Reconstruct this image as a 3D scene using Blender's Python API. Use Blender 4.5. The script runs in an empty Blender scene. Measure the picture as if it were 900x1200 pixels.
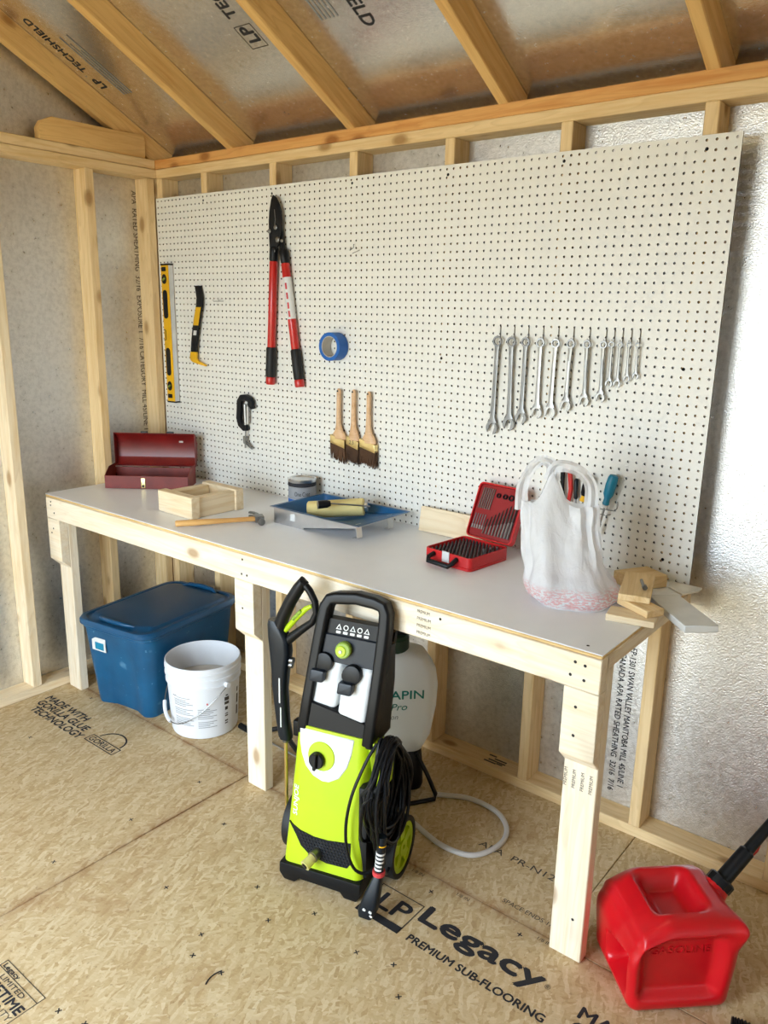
import bpy, bmesh, math, random
from mathutils import Vector, Matrix, Euler, noise
random.seed(7)
S = bpy.context.scene
COL = S.collection
PI = math.pi

# ------------------------------------------------------------------ camera
cam_d = bpy.data.cameras.new('camera')
cam = bpy.data.objects.new('camera', cam_d)
COL.objects.link(cam)
cam.location = (3.0948, -2.2605, 1.6302)
cam.rotation_euler = (1.3240, -0.0192, 0.6739)
cam_d.sensor_fit = 'VERTICAL'
cam_d.sensor_height = 24.0
cam_d.lens = 929.2 / 1200 * 24.0
cam_d.clip_start = 0.02
S.camera = cam

# ------------------------------------------------------------------ world, portal light, exposure
w = bpy.data.worlds.new('daylight')
S.world = w
w.use_nodes = True
bg = w.node_tree.nodes['Background']
bg.inputs[0].default_value = (0.75, 0.88, 1.0, 1)
bg.inputs[1].default_value = 15.0

DOOR = (0.70, 2.20, 2.04)      # x0, x1, height of the doorway in the front wall
FRONT_Y, RIGHT_X = -3.05, 3.66

def portal(loc, rot, sx, sy):
    l = bpy.data.lights.new('doorway_portal', 'AREA')
    l.shape = 'RECTANGLE'; l.size = sx; l.size_y = sy
    l.cycles.is_portal = True
    o = bpy.data.objects.new('doorway_portal', l)
    o.location = loc; o.rotation_euler = rot
    COL.objects.link(o)
portal(((DOOR[0] + DOOR[1]) / 2, FRONT_Y - 0.11, DOOR[2] / 2), (PI / 2, 0, 0), DOOR[1] - DOOR[0], DOOR[2])

S.view_settings.view_transform = 'Standard'
S.view_settings.look = 'None'
S.view_settings.gamma = 1.0
S.view_settings.use_curve_mapping = False
S.view_settings.exposure = -0.09

# ------------------------------------------------------------------ material helpers
def hexc(r, g, b):
    f = lambda c: (c / 255 / 12.92) if c <= 10.3 else ((c / 255 + .055) / 1.055) ** 2.4
    return (f(r), f(g), f(b), 1)

class NT:
    def __init__(s, name):
        s.m = bpy.data.materials.new(name); s.m.use_nodes = True
        s.t = s.m.node_tree; s.b = s.t.nodes['Principled BSDF']
    def n(s, typ, **kw):
        nd = s.t.nodes.new('ShaderNode' + typ)
        for k, v in kw.items():
            if k in nd.inputs.keys() if hasattr(nd.inputs, 'keys') else False:
                nd.inputs[k].default_value = v
            else:
                setattr(nd, k, v)
        return nd
    def l(s, a, b): s.t.links.new(a, b)
    def set(s, k, v): s.b.inputs[k].default_value = v
    def ramp(s, fac, stops):
        r = s.n('ValToRGB'); e = r.color_ramp.elements
        while len(e) < len(stops): e.new(0.5)
        for i, (p, c) in enumerate(stops): e[i].position = p; e[i].color = c
        s.l(fac, r.inputs[0]); return r.outputs[0]
    def mix(s, fac, a, b, mode='MIX'):
        m = s.n('Mix'); m.data_type = 'RGBA'; m.blend_type = mode
        for sock, v in ((m.inputs[0], fac), (m.inputs[6], a), (m.inputs[7], b)):
            if hasattr(v, 'is_linked') or hasattr(v, 'links'): s.l(v, sock)
            else: sock.default_value = v
        return m.outputs[2]
    def coords(s, scale=(1, 1, 1), rot=(0, 0, 0), kind='Object', rnd=True):
        tc = s.n('TexCoord'); mp = s.n('Mapping')
        mp.inputs['Scale'].default_value = scale; mp.inputs['Rotation'].default_value = rot
        src = tc.outputs[kind]
        if rnd:
            oi = s.n('ObjectInfo'); mu = s.n('Math', operation='MULTIPLY'); mu.inputs[1].default_value = 37.0
            s.l(oi.outputs['Random'], mu.inputs[0])
            va = s.n('VectorMath', operation='ADD'); s.l(src, va.inputs[0]); s.l(mu.outputs[0], va.inputs[1]); src = va.outputs[0]
        s.l(src, mp.inputs[0]); return mp.outputs[0]
    def noise(s, vec, scale, detail=3, rough=.55, dist=0.0):
        x = s.n('TexNoise'); x.inputs['Scale'].default_value = scale; x.inputs['Detail'].default_value = detail
        x.inputs['Roughness'].default_value = rough; x.inputs['Distortion'].default_value = dist
        s.l(vec, x.inputs['Vector']); return x.outputs['Fac']
    def bump(s, h, strength=.3, dist=.002):
        b = s.n('Bump'); b.inputs['Strength'].default_value = strength; b.inputs['Distance'].default_value = dist
        s.l(h, b.inputs['Height']); s.l(b.outputs[0], s.b.inputs['Normal'])

def plain(name, col, rough=.5, metal=0.0, var=.06, bump=0.0, bscale=200, coat=0.0, spec=.5):
    t = NT(name)
    v = t.coords()
    f = t.noise(v, 9, 4)
    c2 = tuple(max(0, c * (1 - var * 3)) for c in col[:3]) + (1,)
    t.l(t.ramp(f, [(.3, c2), (.65, col)]), t.b.inputs['Base Color'])
    t.set('Roughness', rough); t.set('Metallic', metal); t.set('Coat Weight', coat); t.set('Specular IOR Level', spec)
    if bump: t.bump(t.noise(v, bscale, 2), bump, .001)
    return t.m

def wood(name, light, dark, knot=True, rough=.62):
    t = NT(name)
    v = t.coords()
    mp = t.n('Mapping'); mp.inputs['Scale'].default_value = (1.1, 16, 16); t.l(v, mp.inputs[0])
    fine = t.noise(mp.outputs[0], 3.0, 5, .6, .4)
    mp2 = t.n('Mapping'); mp2.inputs['Scale'].default_value = (.55, 5, 5); t.l(v, mp2.inputs[0])
    broad = t.noise(mp2.outputs[0], 2.2, 2, .5, .8)
    # growth rings: repeated contour lines of the broad field
    mu = t.n('Math', operation='MULTIPLY'); mu.inputs[1].default_value = 11; t.l(broad, mu.inputs[0])
    fr = t.n('Math', operation='FRACT'); t.l(mu.outputs[0], fr.inputs[0])
    rings = t.ramp(fr.outputs[0], [(0, (0, 0, 0, 1)), (.55, (.15,) * 3 + (1,)), (.9, (.75,) * 3 + (1,)), (1, (0, 0, 0, 1))])
    base = t.ramp(fine, [(.3, dark), (.55, light), (.8, tuple(min(1, c * 1.06) for c in light[:3]) + (1,))])
    ringc = tuple(c * .80 for c in dark[:3]) + (1,)
    m1 = t.n('Math', operation='MULTIPLY'); m1.inputs[1].default_value = .42; t.l(rings, m1.inputs[0])
    col = t.mix(m1.outputs[0], base, ringc)
    if knot:
        mp3 = t.n('Mapping'); mp3.inputs['Scale'].default_value = (4.2, 8, 8); t.l(v, mp3.inputs[0])
        vo = t.n('TexVoronoi'); vo.inputs['Scale'].default_value = 1.0; t.l(mp3.outputs[0], vo.inputs['Vector'])
        k = t.ramp(vo.outputs['Distance'], [(.08, (1, 1, 1, 1)), (.14, (.5, .5, .5, 1)), (.16, (.18, .18, .18, 1)), (.23, (0, 0, 0, 1))])
        m2 = t.n('Math', operation='MULTIPLY'); m2.inputs[1].default_value = .8; t.l(k, m2.inputs[0])
        col = t.mix(m2.outputs[0], col, (dark[0] * .45, dark[1] * .33, dark[2] * .22, 1))
    t.l(col, t.b.inputs['Base Color'])
    t.set('Roughness', rough); t.set('Specular IOR Level', .3)
    t.bump(fine, .15, .001)
    return t.m

def foil(name, tint, stain=.0, rough=.26, bump=.30):
    t = NT(name)
    v = t.coords(rnd=False)
    n1 = t.noise(v, 60, 4, .6); n2 = t.noise(v, 340, 2, .6)
    vo = t.n('TexVoronoi'); vo.inputs['Scale'].default_value = 230; t.l(v, vo.inputs['Vector'])
    big = t.noise(v, 2.2, 3, .6)
    c = t.ramp(n1, [(.3, tuple(x * .80 for x in tint[:3]) + (1,)), (.6, tint)])
    dull = t.ramp(big, [(.42, (0, 0, 0, 1)), (.7, (1, 1, 1, 1))])
    c = t.mix(t_scale(t, dull, stain), c, (tint[0] * .62, tint[1] * .55, tint[2] * .45, 1))
    t.l(c, t.b.inputs['Base Color'])
    t.set('Metallic', .9)
    r = t.ramp(n1, [(.3, (rough - .06,) * 3 + (1,)), (.7, (rough + .08,) * 3 + (1,))]); t.l(r, t.b.inputs['Roughness'])
    ad = t.n('Math', operation='ADD'); t.l(n2, ad.inputs[0]); t.l(n1, ad.inputs[1])
    ad2 = t.n('Math', operation='ADD'); t.l(ad.outputs[0], ad2.inputs[0]); t.l(vo.outputs['Distance'], ad2.inputs[1])
    t.bump(ad2.outputs[0], bump, .0010)
    return t.m

def t_scale(t, sock, k):
    m = t.n('Math', operation='MULTIPLY'); m.inputs[1].default_value = k; t.l(sock, m.inputs[0]); return m.outputs[0]

def osb(name):
    t = NT(name)
    v = t.coords(rnd=False)
    cols = []
    for ang, sc in ((.3, (30, 105, 1)), (1.35, (34, 120, 1)), (2.4, (28, 100, 1)), (.85, (38, 130, 1)), (1.9, (32, 115, 1))):
        mp = t.n('Mapping'); mp.vector_type = 'TEXTURE'; mp.inputs['Rotation'].default_value = (0, 0, ang); mp.inputs['Scale'].default_value = tuple(1 / q for q in sc)
        wob = t.n('TexNoise'); wob.inputs['Scale'].default_value = 22; t.l(v, wob.inputs['Vector'])
        mx = t.n('VectorMath', operation='SCALE'); mx.inputs['Scale'].default_value = .02; t.l(wob.outputs['Color'], mx.inputs[0])
        ad = t.n('VectorMath', operation='ADD'); t.l(v, ad.inputs[0]); t.l(mx.outputs[0], ad.inputs[1]); t.l(ad.outputs[0], mp.inputs[0])
        vo = t.n('TexVoronoi'); vo.inputs['Scale'].default_value = 1.0; vo.voronoi_dimensions = '2D'; t.l(mp.outputs[0], vo.inputs['Vector'])
        sp = t.n('SeparateColor'); t.l(vo.outputs['Color'], sp.inputs[0]); cols.append((sp.outputs[0], sp.outputs[1], t.noise(mp.outputs[0], 1.6, 3, .6)))
    # strands overlap: each layer covers part of the one below
    cur = cols[0][0]
    for cval, cmask, fine in cols[1:]:
        cur = t.mix(t.ramp(cmask, [(.50, (0, 0, 0, 1)), (.56, (1, 1, 1, 1))]), cur, cval)
    cur = t.mix(.42, cur, cols[0][2]); 
    c = t.ramp(cur, [(.08, hexc(172, 142, 100)), (.30, hexc(194, 168, 126)), (.6, hexc(206, 184, 145)), (.92, hexc(222, 205, 171))])
    st = t.ramp(t.noise(v, 3.1, 6, .7, .8), [(.57, (0, 0, 0, 1)), (.76, (1, 1, 1, 1))])
    c = t.mix(t_scale(t, st, .55), c, hexc(166, 128, 86))
    dk = t.ramp(t.noise(v, 75, 4, .7), [(.59, (0, 0, 0, 1)), (.69, (1, 1, 1, 1))])
    c = t.mix(t_scale(t, dk, .50), c, hexc(132, 100, 66))
    # water stains soaked in along the panel joints
    sx = t.n('SeparateXYZ'); t.l(v, sx.inputs[0])
    def joint(sock, at):
        m1 = t.n('Math', operation='SUBTRACT'); t.l(sock, m1.inputs[0]); m1.inputs[1].default_value = at
        m2 = t.n('Math', operation='ABSOLUTE'); t.l(m1.outputs[0], m2.inputs[0])
        return t.ramp(m2.outputs[0], [(0.003, (1, 1, 1, 1)), (.010, (.45, .45, .45, 1)), (.05, (0, 0, 0, 1))])
    jn = t.mix(1.0, joint(sx.outputs[1], -.56), joint(sx.outputs[0], 1.146), 'LIGHTEN')
    jm = t.n('Math', operation='MULTIPLY'); t.l(jn, jm.inputs[0])
    t.l(t.ramp(t.noise(v, 9, 5, .7), [(.30, (.12, .12, .12, 1)), (.62, (1, 1, 1, 1))]), jm.inputs[1])
    c = t.mix(t_scale(t, jm.outputs[0], .85), c, hexc(140, 96, 58))
    t.l(c, t.b.inputs['Base Color']); t.set('Roughness', .7); t.set('Specular IOR Level', .2)
    t.bump(cur, .12, .001)
    return t.m

M = {}
M['pine'] = wood('pine_pale', hexc(238, 220, 188), hexc(226, 198, 152))
M['pine_white'] = wood('pine_white', hexc(242, 230, 208), hexc(234, 214, 180))
M['pine_yellow'] = wood('pine_yellow', hexc(232, 204, 156), hexc(217, 181, 124))
M['pine_orange'] = wood('pine_orange', hexc(222, 168, 102), hexc(206, 142, 76))
M['pine_warm_lit'] = wood('pine_warm_lit', hexc(226, 186, 122), hexc(208, 158, 92))  # rafter wood with the warm ceiling light put into its colour
M['ply'] = wood('plywood_edge', hexc(226, 196, 140), hexc(206, 166, 104), knot=False)
M['handle_wood'] = wood('handle_wood', hexc(226, 178, 112), hexc(205, 150, 84), knot=False, rough=.4)
M['brush_wood'] = wood('brush_wood', hexc(222, 184, 142), hexc(205, 160, 116), knot=False, rough=.45)
M['foil'] = foil('foil_wall', (.80, .795, .78, 1), .12, .33, .65)
M['foil_roof'] = foil('foil_roof', (.84, .82, .78, 1), .15, .20, .16)
M['osb'] = osb('osb_floor')
M['peg'] = plain('pegboard_white', hexc(232, 230, 222), .45, var=.01)
M['peg_edge'] = plain('hardboard_brown', hexc(74, 52, 35), .85)  # brown hardboard, darkened so the peg holes look shaded
M['bench_top'] = plain('bench_top_white', hexc(240, 242, 246), .34, var=.01)
M['ink'] = plain('ink_black', hexc(38, 38, 44), .8)
M['ink_soft'] = plain('ink_faded', hexc(74, 66, 58), .8)
M['ink_grey'] = plain('ink_grey', hexc(150, 152, 156), .7)
M['ink_teal'] = plain('ink_teal', hexc(20, 128, 120), .6)
M['ink_white'] = plain('ink_white', hexc(240, 242, 240), .5)
M['ink_red'] = plain('ink_red', hexc(208, 60, 66), .6)
M['steel'] = plain('steel', (.30, .295, .28, 1), .38, 1.0, var=.08)
M['steel_dark'] = plain('steel_dark', (.26, .26, .255, 1), .38, 1.0, var=.1)
M['bit_black'] = plain('bit_black', (.10, .09, .085, 1), .4, .8)
M['chrome'] = plain('chrome', (.40, .395, .38, 1), .33, 1.0, var=.04)
M['zinc'] = plain('zinc_plate', (.74, .75, .77, 1), .3, 1.0, var=.06)
M['gold'] = plain('brass_ferrule', (.80, .62, .28, 1), .3, 1.0, var=.05)
M['black'] = plain('plastic_black', hexc(15, 16, 19), .40, bump=.05, spec=.28)
M['black_matte'] = plain('rubber_black', hexc(12, 12, 13), .6)
M['slate'] = plain('plastic_slate', hexc(28, 34, 43), .42, spec=.35)
M['navy'] = plain('plastic_navy', hexc(14, 23, 32), .38, spec=.35)
M['yellow'] = plain('paint_yellow', hexc(240, 184, 24), .45)
M['red_paint'] = plain('paint_red', hexc(200, 32, 24), .35, coat=.3)
M['red_tool'] = plain('toolbox_red', hexc(122, 22, 20), .38, var=.1)
M['red_tool_out'] = plain('toolbox_red_worn', hexc(140, 48, 36), .5, var=.16)
M['red_case'] = plain('case_red', hexc(206, 30, 32), .4)
M['red_insert'] = plain('insert_red', hexc(150, 18, 20), .5)
M['gas_red'] = plain('gascan_red', hexc(206, 12, 28), .30, var=.04, bump=.04, bscale=400)
M['tape'] = plain('tape_blue', hexc(20, 96, 178), .5)
M['card'] = plain('card_core', hexc(206, 200, 190), .8)
def tote_mat():
    t = NT('tote_blue'); v = t.coords(rnd=False)
    base = t.ramp(t.noise(v, 7, 4), [(.3, hexc(8, 74, 112)), (.65, hexc(12, 88, 130))])
    sc = t.ramp(t.noise(v, 7.5, 3, .5), [(.66, (0, 0, 0, 1)), (.72, (1, 1, 1, 1))]); sp = t.ramp(t.noise(v, 55, 2, .5), [(.70, (0, 0, 0, 1)), (.74, (1, 1, 1, 1))])
    c = t.mix(t_scale(t, sc, .45), base, hexc(120, 170, 200)); c = t.mix(t_scale(t, sp, .35), c, hexc(130, 176, 204))
    t.l(c, t.b.inputs['Base Color']); t.set('Roughness', .42); return t.m
M['tote'] = tote_mat()
M['tote_lid'] = plain('tote_lid_blue', hexc(10, 76, 116), .36, var=.04)
M['tote_worn'] = plain('tote_scuff', hexc(96, 150, 186), .7)
M['tray_blue'] = plain('tray_paint_blue', hexc(14, 92, 146), .4, var=.12)
M['roller'] = plain('roller_nap', hexc(232, 214, 146), .95, bump=.7, bscale=320)
M['lime'] = plain('lime_plastic', hexc(180, 208, 22), .36, var=.03)
M['lime_dark'] = plain('lime_dark', hexc(138, 168, 60), .4)
M['white_plastic'] = plain('white_plastic', hexc(232, 236, 240), .4, var=.015)
M['bucket'] = plain('bucket_white', hexc(230, 233, 238), .42, var=.01)
M['label'] = plain('paper_label', hexc(225, 226, 224), .6)
M['bristle'] = plain('bristle_brown', hexc(92, 62, 38), .85, var=.2, bump=.5, bscale=600)
M['teal_handle'] = plain('handle_teal', hexc(16, 132, 168), .3)
M['green_dark'] = plain('cap_green', hexc(12, 52, 36), .5)
M['bounce_ground'] = plain('ground_warm_bounce', hexc(188, 168, 132), .95, var=.06)  # unseen ground, coloured tan to throw warm light up inside
M['galv'] = plain('galvanised_panel', hexc(170, 174, 176), .5, .6, var=.08)

def translucent(name, col, rough, trans, alpha=1.0):
    t = NT(name)
    t.set('Base Color', col); t.set('Roughness', rough); t.set('Transmission Weight', trans); t.set('IOR', 1.3)
    t.set('Subsurface Weight', .0)
    return t.m
M['hose'] = translucent('hose_clear', (.86, .84, .82, 1), .3, .35)
M['tank'] = translucent('tank_translucent', (.90, .93, .94, 1), .45, .22)
M['amber'] = translucent('amber_plastic', (.86, .78, .30, 1), .25, .4)

def bag_mat():
    t = NT('bag_plastic')
    v = t.coords(rnd=False)
    sx = t.n('SeparateXYZ'); t.l(v, sx.inputs[0])
    band = t.ramp(sx.outputs[2], [(.002, (0, 0, 0, 1)), (.010, (1, 1, 1, 1)), (.040, (.9, .9, .9, 1)), (.062, (0, 0, 0, 1))])
    mp = t.n('Mapping'); mp.inputs['Scale'].default_value = (60, 60, 190); t.l(v, mp.inputs[0])
    ltr = t.ramp(t.noise(mp.outputs[0], 1.5, 2), [(.44, (0, 0, 0, 1)), (.52, (1, 1, 1, 1))])
    mm = t.n('Math', operation='MULTIPLY'); t.l(band, mm.inputs[0]); t.l(ltr, mm.inputs[1])
    col = t.mix(t_scale(t, mm.outputs[0], .62), (.93, .94, .96, 1), (.84, .24, .24, 1))
    t.l(col, t.b.inputs['Base Color']); t.set('Roughness', .38)
    tr = t.n('BsdfTranslucent'); t.l(col, tr.inputs['Color'])
    tp = t.n('BsdfTransparent')
    out = t.t.nodes['Material Output']
    m1 = t.n('MixShader'); m1.inputs[0].default_value = .42; t.l(t.b.outputs[0], m1.inputs[1]); t.l(tr.outputs[0], m1.inputs[2])
    m2 = t.n('MixShader'); m2.inputs[0].default_value = .10; t.l(m1.outputs[0], m2.inputs[1]); t.l(tp.outputs[0], m2.inputs[2])
    t.l(m2.outputs[0], out.inputs['Surface'])
    mp2 = t.n('Mapping'); mp2.inputs['Scale'].default_value = (14, 14, 5); t.l(v, mp2.inputs[0])
    t.bump(t.noise(mp2.outputs[0], 2.4, 4, .6, 1.2), .5, .01)
    return t.m
M['bag'] = bag_mat()

# ------------------------------------------------------------------ mesh helpers
def mesh(name, vs, fs, smooth=False, mats=None, mi=None):
    me = bpy.data.meshes.new(name)
    me.from_pydata([tuple(v) for v in vs], [], fs); me.validate(); me.update()
    if smooth:
        me.polygons.foreach_set('use_smooth', [True] * len(me.polygons))
    return me

class MB:
    """collects shapes into one mesh"""
    def __init__(s): s.v = []; s.f = []
    def add(s, vs, fs, mat=None):
        o = len(s.v)
        s.v += [(mat @ Vector(p)) if mat else Vector(p) for p in vs]
        s.f += [tuple(i + o for i in f) for f in fs]; return s
    def box(s, lo, hi, mat=None):
        x0, y0, z0 = lo; x1, y1, z1 = hi
        return s.add([(x0, y0, z0), (x1, y0, z0), (x1, y1, z0), (x0, y1, z0), (x0, y0, z1), (x1, y0, z1), (x1, y1, z1), (x0, y1, z1)],
                     [(0, 3, 2, 1), (4, 5, 6, 7), (0, 1, 5, 4), (1, 2, 6, 5), (2, 3, 7, 6), (3, 0, 4, 7)], mat)
    def prism(s, poly, fn, h0, h1):
        """poly of 2-D points, fn(a,b,h) -> 3-D"""
        n = len(poly)
        vs = [fn(a, b, h0) for a, b in poly] + [fn(a, b, h1) for a, b in poly]
        fs = [tuple(range(n))[::-1], tuple(range(n, 2 * n))] + [(i, (i + 1) % n, n + (i + 1) % n, n + i) for i in range(n)]
        return s.add(vs, fs)
    def ringprism(s, outer, inner, fn, h0, h1):
        n = len(outer)
        vs = [fn(a, b, h) for h in (h0, h1) for lp in (outer, inner) for a, b in lp]
        O0, I0, O1, I1 = 0, n, 2 * n, 3 * n; fs = []
        for i in range(n):
            j = (i + 1) % n
            fs += [(O0 + i, I0 + i, I0 + j, O0 + j), (O1 + i, O1 + j, I1 + j, I1 + i), (O0 + i, O0 + j, O1 + j, O1 + i), (I0 + i, I1 + i, I1 + j, I0 + j)]
        return s.add(vs, fs)
    def loft(s, rings, cap=True, closed=False):
        n = len(rings[0]); vs = [p for r in rings for p in r]; fs = []
        m = len(rings)
        for k in range(m if closed else m - 1):
            a, b = k * n, ((k + 1) % m) * n
            for i in range(n):
                j = (i + 1) % n; fs.append((a + i, a + j, b + j, b + i))
        if cap and not closed:
            fs.append(tuple(range(n))[::-1]); fs.append(tuple(range((m - 1) * n, m * n)))
        return s.add(vs, fs)
    def tube(s, path, r, n=10, closed=False, cap=True):
        P = [Vector(p) for p in path]; m = len(P)
        R = r if isinstance(r, (list, tuple)) else [r] * m
        T = []
        for i in range(m):
            a = P[(i - 1) % m] if (closed or i > 0) else P[i]; b = P[(i + 1) % m] if (closed or i < m - 1) else P[i]
            T.append((b - a).normalized())
        up = Vector((0, 0, 1)) if abs(T[0].z) < .9 else Vector((1, 0, 0))
        u = T[0].cross(up).normalized(); rings = []
        for i in range(m):
            u = (u - T[i] * u.dot(T[i])).normalized(); v = T[i].cross(u)
            rings.append([P[i] + (u * math.cos(2 * PI * k / n) + v * math.sin(2 * PI * k / n)) * R[i] for k in range(n)])
        return s.loft(rings, cap, closed)
    def sweep(s, path, prof, nrm, closed=False):
        """rectangular-type sweep: prof in (side, normal) coordinates, fixed normal"""
        P = [Vector(p) for p in path]; N = Vector(nrm).normalized(); m = len(P); rings = []
        for i in range(m):
            a = P[(i - 1) % m] if (closed or i > 0) else P[i]; b = P[(i + 1) % m] if (closed or i < m - 1) else P[i]
            t = (b - a).normalized(); sd = t.cross(N).normalized()
            rings.append([P[i] + sd * q[0] + N * q[1] for q in prof])
        return s.loft(rings, True, closed)
    def lathe(s, prof, n=28, mat=None, caps=True):
        """prof of (r, z)"""
        rings = [[Vector((r * math.cos(2 * PI * k / n), r * math.sin(2 * PI * k / n), z)) for k in range(n)] for r, z in prof]
        if mat: rings = [[mat @ p for p in r] for r in rings]
        return s.loft(rings, caps)
    def cyl(s, a, b, r, n=16, r2=None):
        return s.tube([a, b], [r, r if r2 is None else r2], n)
    def build(s, name, mat, parent=None, smooth=False, bevel=0, seg=2, loc=(0, 0, 0), rot=(0, 0, 0), auto=None):
        me = mesh(name, s.v, s.f)
        bm = bmesh.new(); bm.from_mesh(me)
        bmesh.ops.recalc_face_normals(bm, faces=bm.faces)
        if bevel:
            ed = [e for e in bm.edges if len(e.link_faces) == 2 and e.calc_face_angle(0) > .5]
            bmesh.ops.bevel(bm, geom=ed, offset=bevel, segments=seg, affect='EDGES', profile=.6, clamp_overlap=True)
        bm.to_mesh(me); bm.free()
        if smooth or bevel:
            me.polygons.foreach_set('use_smooth', [True] * len(me.polygons))
            me.set_sharp_from_angle(angle=math.radians(38))
        return link(name, me, mat, parent, loc, rot)

def link(name, me, mat, parent=None, loc=(0, 0, 0), rot=(0, 0, 0)):
    o = bpy.data.objects.new(name, me)
    mats = mat if isinstance(mat, (list, tuple)) else [mat]
    if not me.materials:
        for m in mats: me.materials.append(M[m] if isinstance(m, str) else m)
    o.location = loc; o.rotation_euler = rot
    COL.objects.link(o)
    if parent is not None:
        o.parent = parent
    return o

def tag(o, label, cat, group=None):
    o['label'] = label; o['category'] = cat
    if group: o['group'] = group
    return o
def thing(name, label, cat, loc=(0, 0, 0), rotz=0, group=None, rot=None):
    o = bpy.data.objects.new(name, None); o.empty_display_size = .05
    COL.objects.link(o); o.location = loc; o.rotation_euler = rot if rot else (0, 0, rotz)
    return tag(o, label, cat, group)
def struct(o): o['kind'] = 'structure'; return o

_beams = {}
def beam(name, lo, hi, axis, mat, parent=None, off=(0, 0, 0), bev=.0025):
    """straight lumber between two corners; grain runs along `axis`"""
    lo = Vector(lo); hi = Vector(hi); d = hi - lo; c = (lo + hi) / 2 - Vector(off)
    if axis == 'x': dim, rot = (d.x, d.y, d.z), (0, 0, 0)
    elif axis == 'y': dim, rot = (d.y, d.x, d.z), (0, 0, PI / 2)
    else: dim, rot = (d.z, d.y, d.x), (0, -PI / 2, 0)
    key = tuple(round(q, 4) for q in dim) + (mat,)
    if key not in _beams:
        b = MB(); h = [q / 2 for q in dim]; b.box([-q for q in h], h)
        o = b.build(name, mat, parent, bevel=bev, seg=1, loc=c, rot=rot)
        _beams[key] = o.data; return o
    return link(name, _beams[key], mat, parent, c, rot)

def text(name, body, size, mat, parent, loc, xdir, ydir, align='LEFT', bold=.0, shear=0.0, spacing=1.0, width=None, linesp=1.0, extrude=0):
    """flat printed lettering; size = cap height in metres"""
    cu = bpy.data.curves.new(name, 'FONT'); cu.body = body; cu.size = size / .69; cu.align_x = align
    cu.shear = shear; cu.space_character = spacing; cu.space_line = linesp; cu.resolution_u = 3; cu.fill_mode = 'FRONT'
    if extrude: cu.extrude = extrude; cu.fill_mode = 'BOTH'
    tmp = bpy.data.objects.new(name, cu); COL.objects.link(tmp)
    dg = bpy.context.evaluated_depsgraph_get()
    me = bpy.data.meshes.new_from_object(tmp.evaluated_get(dg)); me.name = name
    bpy.data.objects.remove(tmp); bpy.data.curves.remove(cu)
    me.materials.clear()
    if width and len(me.vertices):
        xs = [v.co.x for v in me.vertices]; k = width / (max(xs) - min(xs)); x0 = min(xs)
        for v in me.vertices: v.co.x = (v.co.x - x0) * k
    if bold and not extrude:
        n0 = len(me.vertices); vs = [v.co.copy() for v in me.vertices]; fs = [tuple(p.vertices) for p in me.polygons]; V2 = []; F2 = []
        for q, (dx, dy) in enumerate(((-1, 0), (1, 0), (0, 1), (0, -1))):
            V2 += [v + Vector((dx * bold, dy * bold, q * .00006)) for v in vs]; F2 += [tuple(i + q * n0 for i in f) for f in fs]
        me = mesh(name, V2, F2)
    X = Vector(xdir).normalized(); Y = Vector(ydir).normalized(); Z = X.cross(Y)
    mt = Matrix((X, Y, Z)).transposed().to_4x4()
    o = link(name, me, mat, parent)
    o.matrix_basis = Matrix.Translation(Vector(loc)) @ mt
    return o

def catmull(P_, n):
    P_ = [Vector(p) for p in P_]; out = []
    for i in range(len(P_) - 1):
        p0, p1, p2, p3 = P_[max(i - 1, 0)], P_[i], P_[i + 1], P_[min(i + 2, len(P_) - 1)]
        for j in range(n):
            u = j / n; out.append(.5 * ((2 * p1) + (p2 - p0) * u + (2 * p0 - 5 * p1 + 4 * p2 - p3) * u * u + (3 * p1 - p0 - 3 * p2 + p3) * u ** 3))
    return out + [P_[-1]]
XZ = lambda a, b, h: Vector((a, h, b))
XY = lambda a, b, h: Vector((a, b, h))
def circ(r, n=16, c=(0, 0), a0=0, rx=None): return [(c[0] + (rx or r) * math.cos(a0 + 2 * PI * k / n), c[1] + r * math.sin(a0 + 2 * PI * k / n)) for k in range(n)]
def rrect(x0, y0, x1, y1, r, n=4):
    o = []
    for cx, cy, a in ((x1 - r, y0 + r, -PI / 2), (x1 - r, y1 - r, 0), (x0 + r, y1 - r, PI / 2), (x0 + r, y0 + r, PI)):
        o += [(cx + r * math.cos(a + k * PI / 2 / n), cy + r * math.sin(a + k * PI / 2 / n)) for k in range(n + 1)]
    return o

# ================================================================== SETTING
ZP = 2.173            # underside of the double top plate
PITCH = 0.52
SY = 0.006            # inner face of the back-wall studs
FY = SY + .089        # foil face of the back wall
# ---- unseen ground outside, added to bounce light indoors
g = MB(); g.box((-14, -18, -.35), (18, 9, -.25)); struct(g.build('ground', 'bounce_ground'))
# ---- floor: OSB panels on the joists
fl = MB(); fl.box((-.12, FRONT_Y - .1, -.06), (RIGHT_X + .1, .12, -.022)); floor = struct(fl.build('floor', 'pine_yellow'))
def panel(x0, x1, y0, y1):
    b = MB(); b.box((x0 + .0012, y0 + .0012, -.018), (x1 - .0012, y1 - .0012, 0))
    cx, cy = (x0 + x1) / 2, (y0 + y1) / 2
    return b.build('floor_panel', 'osb', floor, bevel=.0012, seg=1)
SEAM = -.56
panel(-.1, 1.146, SEAM - 1.22, SEAM); panel(1.146, RIGHT_X + .09, SEAM - 1.22, SEAM)
panel(-.1, 2.362, SEAM, .11); panel(2.362, RIGHT_X + .09, SEAM, .11)
panel(-.1, 2.362, FRONT_Y - .1, SEAM - 1.22); panel(2.362, RIGHT_X + .09, FRONT_Y - .1, SEAM - 1.22)

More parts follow.
